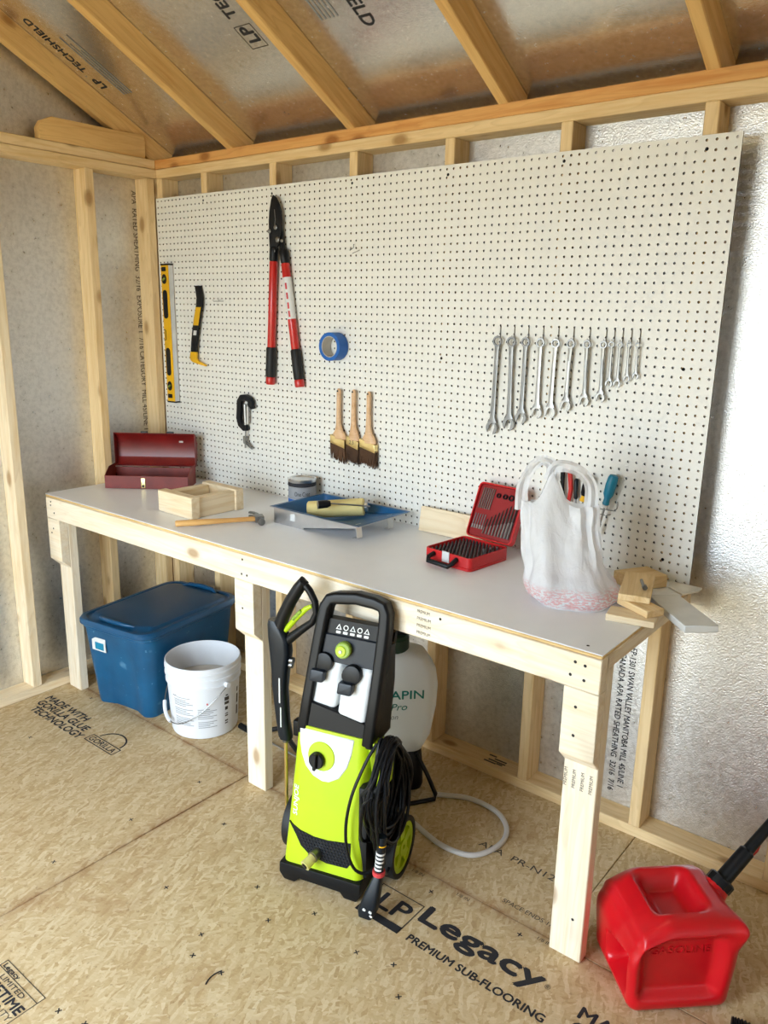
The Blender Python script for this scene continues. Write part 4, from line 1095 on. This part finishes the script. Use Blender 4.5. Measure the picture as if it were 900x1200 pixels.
m = MB(); m.tube(path[21:30], .0075, 10); m.build('bail_grip', 'bucket', bk, smooth=True)
# printed label blocks, following the pail surface
def on_pail(a, z, d=.0006):
    r_ = .130 + (z - .012) / (.205 - .012) * .0105 + d; return Vector((r_ * math.cos(a), r_ * math.sin(a), z))
def strip_lines(mat, rects, joined=False):
    if not joined:
        for q in rects: strip_lines(mat, [q], True)
        return
    m = MB()
    for a0, a1, z0, z1 in rects:
        n_ = max(2, int(abs(a1 - a0) / .06) + 1)
        for k in range(n_):
            aa, ab = a0 + (a1 - a0) * k / n_, a0 + (a1 - a0) * (k + 1) / n_
            m.add([on_pail(aa, z0), on_pail(ab, z0), on_pail(ab, z1), on_pail(aa, z1)], [(0, 1, 2, 3)])
    o_ = m.build('label_print', mat, bk)
    if len(rects) > 1: o_['kind'] = 'stuff'
    return o_
R_ = []
for k in range(15):
    if k in (5, 10): continue
    z = .060 + k * .0075; R_.append((va - .95, va - .95 + .62 - .1 * ((k * 7) % 3), z, z + .0028))
for k in range(11):
    if k in (4,): continue
    z = .052 + k * .0078; R_.append((va - .20, va + .34 - .1 * ((k * 5) % 3), z, z + .0028))
strip_lines('ink_grey', R_, True)
strip_lines('ink_soft', [(va + .58, va + .74, .150, .166), (va + .58, va + .74, .134, .146), (va + .62, va + .70, .170, .176), (va + .60, va + .70, .110, .124), (va + .60, va + .71, .092, .096), (va + .60, va + .71, .082, .088), (va + .60, va + .71, .060, .066), (va + .60, va + .71, .050, .055), (va + 1.12, va + 1.22, .06, .10), (va + 1.12, va + 1.22, .11, .15), (va + 1.12, va + 1.20, .16, .18), (va - 1.0, va - .85, .178, .181), (va - .85, va - .40, .176, .1775)])
strip_lines('ink_red', [(va + .05, va + .09, .150, .158)])

# --- electric pressure washer
WR = math.radians(15.1)
WO = Vector((1.7635, -.8218, 0))
pw = thing('pressure_washer', 'lime green and black electric pressure washer standing in front of the bench', 'pressure washer', WO, WR)
tanb, v0 = .13, .004
def SHR(z): return .085 * max(0, z - .455)          # the upper frame leans a little to one side
def FR(u, z, h=0): return Vector((u + SHR(z), v0 + tanb * z - h, z))       # sloping front plane, h = proud of it
m = MB(); m.prism([(-.149, .056), (-.150, .022), (-.134, .0), (-.098, .0), (-.085, .016), (.050, .016), (.062, .0), (.102, .0), (.114, .02), (.114, .062)], XZ, .0, .235); m.build('base', 'black', pw, bevel=.006, seg=2)
# lime shell: loft of rounded rectangles
m = MB(); rings = []
for z, u0, u1, vb, r in ((.050, -.144, .110, .21, .022), (.075, -.144, .111, .215, .024), (.20, -.139, .110, .215, .03), (.33, -.133, .107, .21, .032), (.43, -.129, .104, .205, .032), (.478, -.127, .102, .20, .03)):
    rings.append([Vector((x, y, z + (-.02 if (y < .1) else 0) * 0)) for x, y in rrect(u0, v0 + tanb * z, u1, vb, r, 5)])
m.loft(rings); m.build('shell', 'lime', pw, smooth=True)
def fpoly(name, poly, mat, h0, h1, parent=None, bev=0):
    m = MB(); m.prism(poly, lambda a, q, h: FR(a, q, h), h0, h1); return m.build(name, mat, parent or pw, bevel=bev, seg=1)
# black side cover on the right
m = MB(); m.box((.092, .03, .062), (.119, .212, .35)); m.build('side_cover', 'black_matte', pw, bevel=.006)
# white shield, lime disc, black dial
sh = [(-.112, .470), (.060, .470), (.056, .425), (.045, .385), (.022, .348), (-.008, .330), (-.030, .328), (-.060, .338), (-.085, .362), (-.100, .395), (-.108, .43)]
fpoly('shield_panel', sh, 'white_plastic', -.004, .0035, bev=.0025)
fpoly('dial_ring', circ(.043, 28, (-.036, .402)), 'lime', .002, .0060, bev=.002)
dl = fpoly('dial', circ(.0235, 22, (-.046, .392)), 'black', .005, .020, bev=.003)
fpoly('dial_grip', rrect(-.051, .368, -.041, .416, .004), 'black', .019, .030, dl, bev=.002)
gr = [(-.128, .182), (-.090, .164), (-.045, .156), (.0, .157), (.072, .168), (.074, .105), (.066, .092), (.0, .088), (-.055, .098), (-.085, .118), (-.104, .148)]
gq = fpoly('grille', gr, 'black', -.004, .002)
m = MB()
for i in range(17):
    for j in range(8):
        u = -.105 + i * .0105 + (j % 2) * .004; z = .096 + j * .009
        if z > .150 + .02 * abs(u + .02) / .1 or (u < -.045 and z < .192 - (u + .128) * 1.2) or u < -.108: continue
        m.prism([(u - .0035, z), (u, z - .003), (u + .0035, z), (u, z + .003)], lambda a, q, h: FR(a, q, h), .0015, .0045)
o_ = m.build('grille_studs', 'slate', gq); o_['kind'] = 'stuff'
m = MB(); m.tube([FR(-.030, .112, .0), FR(-.034, .110, .024)], .017, 16); m.build('outlet_collar', 'steel', pw, smooth=True)
m = MB(); m.tube([FR(-.034, .108, .022), FR(-.044, .098, .050)], [.014, .016], 14); oc = m.build('outlet_coupling', 'amber', pw, smooth=True)
m = MB(); m.tube([FR(-.0445, .0975, .0505), FR(-.0455, .0965, .053)], .009, 12); m.build('outlet_bore', 'black_matte', oc, smooth=True)
tx = text('brand_print', 'SUNJOE', .0135, 'ink_white', pw, FR(-.104, .205, .0012), (0, tanb, 1), (-1, 0, 0), width=.095, bold=.0003, shear=.2)
m = MB()
# upper frame: swept loop
fr_path = [(-.108, .455), (-.105, .56), (-.100, .68), (-.095, .785), (-.091, .828), (-.080, .850), (-.060, .856), (0, .864), (.055, .860), (.080, .853), (.090, .834), (.094, .795), (.096, .72), (.098, .60), (.098, .455)]
pth = [FR(u, z, -.020) for u, z in fr_path]
nrm = Vector((0, -1, tanb)).normalized()
m.sweep(pth, [(-.017, -.020), (.017, -.020), (.017, .016), (.011, .022), (-.011, .022), (-.017, .016)], nrm); m.build('handle_frame', 'black', pw, bevel=.003)
m = MB()
# right flank of the frame widens toward the back
m.prism([(.03, .45), (.165, .45), (.150, .62), (.118, .74), (.078, .745)], lambda a, q, h: Vector((h + SHR(q), a + tanb * (q - .45) * .4 + .035, q)), .092, .114); m.build('frame_flank', 'black', pw, bevel=.006)
m = MB(); m.prism([(.03, .45), (.165, .45), (.150, .62), (.118, .74), (.078, .745)], lambda a, q, h: Vector((h + SHR(q), a + tanb * (q - .45) * .4 + .035, q)), -.122, -.106); m.build('frame_flank', 'black', pw, bevel=.006)
m = MB(); m.prism([(-.106, .46), (.096, .46), (.090, .745), (-.092, .745)], lambda a, q, h: FR(a, q, h), -.135, -.115); m.build('back_panel', 'black', pw)
fpoly('icon_strip', [(-.088, .752), (.086, .752), (.085, .794), (-.085, .794)], 'black_matte', -.045, -.018)
ib = MB()
for k in range(5):
    u = -.044 + k * .0215; z = .774
    if k % 2 == 0: ib.ringprism([(u - .009, z - .007), (u + .009, z - .007), (u, z + .009)], [(u - .005, z - .005), (u + .005, z - .005), (u, z + .005)], lambda a, q, h: FR(a, q, h), -.0182, -.0175)
    else: ib.ringprism(circ(.008, 12, (u, z)), circ(.0055, 12, (u, z)), lambda a, q, h: FR(a, q, h), -.0182, -.0175)
    ib.prism(rrect(u - .007, z - .0185, u + .007, z - .0115, .001, 1), lambda a, q, h: FR(a, q, h), -.0182, -.0175)
ib.build('warning_icons', 'ink_white', pw)
fpoly('control_panel', [(-.096, .672), (.090, .672), (.088, .752), (-.090, .752)], 'slate', -.060, -.012, bev=.003)
kn = fpoly('selector_knob', circ(.0235, 24, (-.014, .718)), 'lime_dark', -.012, .006, bev=.003)
fpoly('knob_hub', circ(.016, 20, (-.018, .716)), 'lime', .005, .009, kn, bev=.002)
fpoly('knob_pin', circ(.005, 12, (-.018, .716)), 'steel', .008, .011, kn)
fpoly('tank_shelf', [(-.118, .452), (.088, .452), (.090, .520), (-.115, .555)], 'black', -.080, -.004, bev=.004)
# two detergent tanks with caps
def det_tank(u0, u1, z0, z1, dep, notch):
    m = MB(); rings = []
    for z, i0, i1, d0 in ((z0, .006, .006, .006), (z0 + .010, 0, 0, 0), (z1 - .05, 0, 0, 0), (z1 - .035, 0, 0, .001), (z1 - .008, .004, .0, .004), (z1, .012, .006, .012)):
        rings.append([Vector((x + SHR(z), y, z)) for x, y in rrect(u0 + i0, v0 + tanb * z + .016 + d0 - dep, u1 - i1, v0 + tanb * z + .105, .012, 3)])
    m.loft(rings); tk_ = m.build('detergent_tank', 'tank', pw, smooth=True)
    cu_ = u0 + (u1 - u0) * .30; cz = z1 - .026
    m = MB(); m.prism(rrect(cu_ - .026, cz - .046, cu_ + .018, cz - .012, .006), lambda a, q, h: FR(a, q, h), -.014 + dep, .010 + dep); c_ = m.build('cap_tab', 'slate', tk_, bevel=.005)
    m = MB(); m.prism(circ(.029, 20, (cu_ + .004, cz + .006)), lambda a, q, h: FR(a, q, h), -.024 + dep, -.004 + dep); m.build('cap', 'black', tk_, bevel=.004)
    return tk_
det_tank(-.100, -.016, .538, .690, .004, 0); det_tank(-.008, .080, .502, .672, .010, 0)
# wheels
def wheel(u, nm='wheel'):
    hubm = MB(); c = Vector((u, .170, .092))
    t_ = MB(); t_.ringprism(circ(.092, 36), circ(.076, 36), lambda a, q, h: c + Vector((h, a, q)), -.022, .022); wo = t_.build('tyre', 'black_matte', pw, bevel=.004)
    hubm.ringprism(circ(.076, 36), circ(.062, 36), lambda a, q, h: c + Vector((h, a, q)), -.016, .018); hubm.ringprism(circ(.026, 20), circ(.008, 20), lambda a, q, h: c + Vector((h, a, q)), -.016, .020)
    for k in range(5):
        a = k * 2 * PI / 5 + .3; d_ = Vector((math.cos(a), math.sin(a))); n_ = Vector((-d_.y, d_.x))
        hubm.prism([tuple(d_ * .02 + n_ * .013), tuple(d_ * .066 + n_ * .018), tuple(d_ * .066 - n_ * .018), tuple(d_ * .02 - n_ * .013)], lambda a_, q, h: c + Vector((h, a_, q)), -.008, .016)
    hubm.build('wheel_hub', 'lime', wo)
wheel(.158); wheel(-.167)
m = MB(); m.cyl((-.185, .170, .092), (.165, .170, .092), .008, 10); m.build('axle', 'black', pw)
# cord hook and coiled power cord
m = MB(); m.prism([(.098, .475), (.150, .462), (.168, .452), (.160, .350), (.148, .338), (.118, .338), (.110, .40)], lambda a, q, h: Vector((a, h, q)), .070, .110); m.build('cord_hook', 'lime', pw, bevel=.004)
random.seed(3); m = MB()
for k in range(17):
    f_ = k / 16; path = []
    vc = .088 + random.uniform(-.012, .012); hv = .070 + .045 * f_ + random.uniform(-.014, .014); zt = .470 + random.uniform(0, .018); zb_ = .10 + random.uniform(-.015, .13) - .02 * f_
    uo = .126 + .060 * random.random()
    for j in range(36):
        a = 2 * PI * j / 36; s_ = math.sin(a); c_ = math.cos(a)
        z = (zt + zb_) / 2 + (zt - zb_) / 2 * s_
        wdt = hv * (1.0 - .42 * max(0, s_) ** 2) * (1 - .08 * max(0, -s_))
        path.append(Vector((uo + .012 * math.sin(2 * a + k) * (.4 if s_ > .5 else 1) - (.02 if (c_ < -.3 and s_ < .3 and k % 3 == 0) else 0), vc + c_ * wdt, z)))
    m.tube(path, .0047, 7, closed=True)
m.tube([(.148, .05, .16), (.16, .02, .14), (.175, .0, .16), (.185, -.012, .20), (.193, -.018, .17)], .0047, 7)
m.tube(catmull([(.125, .075, .47), (.105, .045, .42), (.078, .018, .33), (.066, .006, .24), (.074, .0, .16), (.10, .0, .108), (.135, .02, .10), (.16, .06, .14), (.165, .10, .22)], 5), .0047, 7)
o_ = m.build('power_cord', 'black', pw, smooth=True)
m = MB(); m.tube([(.190, -.024, .262), (.183, -.027, .150)], .0125, 14); wl_ = m.build('cord_tag', 'navy', pw, smooth=True)
m = MB(); m.tube([(.1885, -.0246, .238), (.1882, -.0247, .234)], .0128, 14); m.build('tag_stripe', 'yellow', wl_, smooth=True)
m = MB()
for k in range(5): m.tube([(.1868 - k * .0009, -.0262 - k * .0002, .214 - k * .012), (.1864 - k * .0009, -.0263 - k * .0002, .208 - k * .012)], .0128, 14)
m.build('tag_print', 'label', wl_, smooth=True)
m = MB(); m.tube([(.1830, -.027, .155), (.1826, -.0271, .143)], .0175, 16); m.build('red_ring', 'ink_red', pw, smooth=True)
m = MB(); rings = []
for f_, a_, b2 in ((0, .010, .010), (.12, .014, .013), (.45, .021, .018), (.85, .026, .020), (1, .020, .015)):
    c_ = Vector((.182, -.028, .142)).lerp(Vector((.158, -.050, .020)), f_); rings.append([c_ + Vector((x, y, 0)) for x, y in rrect(-a_, -b2, a_, b2, min(a_, b2) * .5, 3)])
m.loft(rings); pg = m.build('plug_box', 'navy', pw, smooth=True)
for dx, dz, mt in ((-.006, .050, 'label'), (.012, .047, 'label'), (.013, .034, 'label')):
    m = MB(); m.lathe([(.005, 0), (.005, .002), (.0005, .003)], 10, Matrix.Translation((.164 + dx, -.0655 + .1 * (.05 - dz), dz)) @ Matrix.Rotation(PI / 2 + .2, 4, 'X')); m.build('plug_button', mt, pg, smooth=True)

# --- spray gun standing in the washer's side holder
sg = thing('spray_gun', 'black pressure washer spray gun with lime trigger leaning beside the washer', 'spray gun', WO, WR)
vy = .145
G = lambda u, z, d=0: Vector((u - .035, vy + d, z - .021 - .009 * (.9 - z) / .5))
m = MB(); m.tube([G(-.192, .735), G(-.176, .785), G(-.150, .838), G(-.122, .882), G(-.108, .902), G(-.098, .894)], [.020, .0195, .0185, .018, .016, .010], 16); m.build('grip', 'black', sg, smooth=True)
m = MB(); m.tube([G(-.108, .898), G(-.088, .878), G(-.070, .848), G(-.066, .815), G(-.080, .785), G(-.120, .752), G(-.165, .712)], [.010, .011, .010, .010, .0105, .0125, .015], 12); m.build('guard', 'black', sg, smooth=True)
m = MB(); rings = []
for z, u, a_, b2 in ((.772, -.208, .014, .016), (.758, -.200, .024, .020), (.72, -.188, .034, .022), (.68, -.184, .034, .022), (.62, -.186, .027, .021), (.56, -.188, .023, .020), (.46, -.180, .020, .019), (.41, -.172, .0205, .019), (.400, -.170, .018, .017)):
    rings.append([G(u + x, z, y) for x, y in rrect(-a_, -b2, a_, b2, min(a_, b2) * .7, 4)])
m.loft(rings); gb = m.build('body', 'navy', sg, smooth=True)
m = MB(); m.tube([G(-.172, .742), G(-.160, .755), G(-.130, .790), G(-.100, .822), G(-.080, .834)], [.008, .009, .0085, .0085, .006], 10); tr_ = m.build('trigger', 'lime', sg, smooth=True)
m = MB(); m.tube([G(-.140, .785, -.006), G(-.112, .816, -.006)], .006, 8); m.build('trigger_lock', 'lime_dark', tr_, smooth=True)
m = MB(); m.cyl(G(-.158, .655), G(-.142, .655), .010, 12); m.cyl(G(-.158, .640), G(-.145, .640), .009, 12); m.build('hose_inlet', 'steel_dark', sg, smooth=True)
m = MB(); m.box((-.216, vy - .0225, .495), (-.212, vy - .0195, .575)); m.box((-.213, vy - .0215, .415), (-.2095, vy - .0185, .48)); m.build('slot_trim', 'label', gb)
m = MB(); m.tube([G(-.172, .402), G(-.172, .20), G(-.170, .012)], .0058, 10); m.build('lance', 'amber' if False else 'gold', sg, smooth=True)
m = MB(); m.tube([G(-.172, .404), G(-.172, .388)], .010, 12); m.build('lance_nut', 'steel_dark', sg, smooth=True)
hd_ = MB(); hd_.box((-.168, .120, .40), (-.118, .150, .45)); hd_.build('gun_holder', 'black', pw, bevel=.005)

# --- backpack sprayer behind the washer
sp = thing('backpack_sprayer', 'translucent white backpack sprayer tank with teal lettering behind the washer', 'sprayer', (1.580, -.290, 0), math.radians(46))
m = MB(); rings = []
for z, a_, b2, r in ((.155, .085, .045, .03), (.175, .110, .062, .035), (.23, .135, .075, .04), (.34, .152, .085, .045), (.42, .155, .086, .045), (.47, .148, .082, .045), (.515, .118, .072, .04), (.530, .085, .055, .035), (.536, .06, .04, .03)):
    rings.append([Vector((x, y, z)) for x, y in rrect(-a_, -b2, a_, b2, r, 5)])
m.loft(rings); tk_ = m.build('tank', 'tank', sp, smooth=True)
m = MB(); m.lathe([(.058, .534), (.060, .54), (.060, .575), (.052, .585), (.002, .587)], 24); m.build('fill_cap', 'green_dark', sp, smooth=True)
m = MB(); m.box((-.015, -.02, .585), (.075, .018, .602)); m.build('cap_lever', 'black', sp, bevel=.004)
for body, z, sz, wd, mt in (('CHAPIN', .385, .030, .185, 'ink_teal'), ('Turf Pro', .345, .024, .13, 'ink_teal'), ('4 - Gallon', .312, .018, .10, 'ink_grey')):
    text('tank_print', body, sz, mt, sp, (-.085, -.0875, z), (1, 0, 0), (0, 0, 1), width=wd, bold=.0006 if body == 'CHAPIN' else 0, shear=0 if body == 'CHAPIN' else .25)
m = MB(); m.box((-.085, -.0868, .280), (-.01, -.0862, .298)); m.build('tank_print', 'ink_teal', sp)
m = MB(); m.loft([[Vector((x, y, z)) for x, y in rrect(-a_, -b2, a_, b2, .03, 4)] for z, a_, b2 in ((.03, .11, .07), (.05, .115, .075), (.12, .112, .07), (.172, .108, .060))]); m.build('pump_base', 'black', sp, smooth=True)
m = MB(); m.tube([(.085, -.07, .17), (.120, -.085, .10), (.150, -.10, .03), (.148, -.10, .010), (.06, -.115, .008), (-.10, -.115, .008), (-.148, -.10, .010), (-.15, -.095, .03), (-.12, -.08, .10), (-.085, -.07, .17)], .0075, 10); m.build('foot_frame', 'black', sp, smooth=True)
m = MB(); m.tube([(.14, .04, .45), (.155, .08, .33), (.14, .10, .2), (.11, .075, .12)], .010, 8); m.build('strap', 'black_matte', sp, smooth=True)

# --- clear hose looping on the floor
hp_ = [(1.50, -.30), (1.56, -.325), (1.62, -.338), (1.67, -.328), (1.709, -.287), (1.765, -.213), (1.844, -.172), (1.947, -.174), (2.018, -.222), (2.049, -.292), (2.040, -.370), (2.001, -.424), (1.92, -.439), (1.844, -.425), (1.771, -.405), (1.72, -.42)]
hp_ = [(1.735, -.235), (1.765, -.213)] + hp_[6:]
m = MB(); m.tube(catmull([(x, y, .0088) for x, y in hp_], 6), .0085, 12)
o_ = m.build('clear_hose', 'hose', None, smooth=True); tag(o_, 'clear plastic hose curling on the subfloor behind the pressure washer', 'hose')

# --- sprayer wand lying on the floor
wd_ = thing('spray_wand', 'thin metal sprayer wand with black tip lying on the floor behind the middle leg', 'spray wand', (.86, -.355, 0), math.atan2(-.031, .353))
m = MB(); m.cyl((.0, 0, .014), (.018, 0, .014), .004, 10, .006); m.build('nozzle', 'gold', wd_, smooth=True)
m = MB(); m.cyl((.018, 0, .014), (.095, 0, .014), .0125, 12, .0115); m.build('grip', 'black', wd_, smooth=True)
m = MB(); m.cyl((.09, 0, .014), (.50, .02, .012), .0042, 8); m.build('rod', 'chrome', wd_, smooth=True)
m = MB(); m.tube([(.10, .02, .0115), (.20, .07, .05), (.30, .03, .04), (.38, .02, .0115)], .010, 8); m.build('feed_hose', 'black_matte', wd_, smooth=True)

# --- red gasoline can
GA = math.radians(44.0)
gc = thing('gas_can', 'red plastic gasoline can with black spout on the floor by the bench leg', 'gas can', (2.617, -.487, 0), GA)
def sstep(a, b_, x): t = min(1, max(0, (x - a) / (b_ - a))); return t * t * (3 - 2 * t)
def boxm(x, a, b_, s_): return sstep(a - s_, a + s_, x) * (1 - sstep(b_ - s_, b_ + s_, x))
def gas_body():
    hx, hy, H = .136, .130, .252; n = 40; r = .030
    idx = {}; vs = []; fs = []
    def P3(i, j, k):
        key = (i, j, k)
        if key in idx: return idx[key]
        q = Vector(((i / n * 2 - 1) * hx, (j / n * 2 - 1) * hy, (k / n * 2 - 1) * H / 2)); half = Vector((hx, hy, H / 2))
        inn = Vector([max(-(half[a] - r), min(half[a] - r, q[a])) for a in range(3)]); d_ = q - inn
        p = inn + (d_.normalized() * r if d_.length > 1e-9 else d_)
        p.z += H / 2; z = p.z; x, y = p.x, p.y
        f_ = 1 - .06 * (1 - sstep(0, .16, z)); p.x *= f_; p.y *= f_
        top = sstep(.78, .98, z / H); wide = sstep(.50, 1.0, z / H)
        # top: bevel down toward the left and back, deep pocket in the middle
        slope = .040 * sstep(.03, .136, -x) + .024 * sstep(.06, .13, y)
        p.z -= wide * slope; p.x += wide * .018 * sstep(.10, .136, -x)
        p.z -= top * .052 * boxm(x, -.050, .060, .022) * boxm(y, -.066, .070, .022)
        p.z += top * .004 * boxm(x, -.09, .09, .02) * boxm(y, -.10, .10, .02)
        # front label face: wide shallow recess, corner beak on the right
        if j == 0 or y < -hy + r:
            fz = boxm(z, .050, .212, .016); p.y += .024 * boxm(x, -.108, .088, .018) * fz
            p.y -= .016 * sstep(.10, .134, x) * sstep(.16, .235, z)
        if i == n or x > hx - r:
            p.x += .014 * sstep(.15, .235, z) * sstep(.04, .125, -y); p.x -= .016 * boxm(z, .04, .17, .03) * boxm(y, -.09, .09, .03)
        # left face: hand hole
        if i == 0 or x < -hx + r:
            p.x += .062 * boxm(y, -.092, .020, .012) * boxm(z, .045, .150 - .35 * (y + .09), .014)
        vs.append(p); idx[key] = len(vs) - 1; return idx[key]
    for a in range(n):
        for b_ in range(n):
            for f_ in (lambda u, v: (u, v, 0), lambda u, v: (u, v, n), lambda u, v: (u, 0, v), lambda u, v: (u, n, v), lambda u, v: (0, u, v), lambda u, v: (n, u, v)):
                fs.append(tuple(P3(*f_(u, v)) for u, v in ((a, b_), (a + 1, b_), (a + 1, b_ + 1), (a, b_ + 1))))
    m = MB(); m.add(vs, fs); return m
gas_body().build('tank', 'gas_red', gc, smooth=True)
text('embossed_word', 'GASOLINE', .020, 'gas_red', gc, (-.085, -.1060, .162), (1, 0, 0), (0, 0, 1), width=.15, bold=.001, extrude=.0022)
m = MB()
sd0 = Vector((.118, .020, .205)); sdir = Vector((.110, .032, .105)).normalized()
m.tube([sd0, sd0 + sdir * .040], [.040, .031], 20); m.build('spout_neck', 'gas_red', gc, smooth=True)
m = MB(); rings = []
ax1 = sdir.cross(Vector((0, 0, 1))).normalized(); ax2 = sdir.cross(ax1)
for s_ in (.036, .040, .060, .064):
    rr = .028 if s_ in (.036, .064) else .032
    rings.append([sd0 + sdir * s_ + (ax1 * math.cos(2 * PI * k / 36) + ax2 * math.sin(2 * PI * k / 36)) * (rr + (.0016 if k % 3 == 0 else 0)) for k in range(36)])
m.loft(rings); m.build('spout_collar', 'black', gc, smooth=True)
m = MB(); m.tube([sd0 + sdir * .060, sd0 + sdir * .155, sd0 + sdir * .160, sd0 + sdir * .29], [.0205, .0195, .0145, .013], 16); m.build('spout', 'black', gc, smooth=True)
m = MB(); m.tube([sd0 + sdir * .07 + ax2 * .020, sd0 + sdir * .15 + ax2 * .020], .008, 10); m.build('spout_rib', 'black', gc, smooth=True)
m = MB(); m.tube([sd0 + sdir * .145 + ax2 * .022, sd0 + sdir * .175 + ax2 * .024, sd0 + sdir * .20 + ax2 * .014], [.005, .007, .004], 10); m.build('safety_clip', 'red_paint', gc, smooth=True)
# ribbed black hose end in front of the can
rh = MB(); pth_ = catmull([(2.812, -.552, .022), (2.85, -.545, .022), (2.91, -.565, .022), (2.97, -.62, .022)], 14)
rh.tube(pth_, [.0215 if k % 2 else .0175 for k in range(len(pth_))], 14); o_ = rh.build('ribbed_hose', 'black_matte', None, smooth=True); tag(o_, 'black ribbed hose end lying in front of the gasoline can', 'hose')
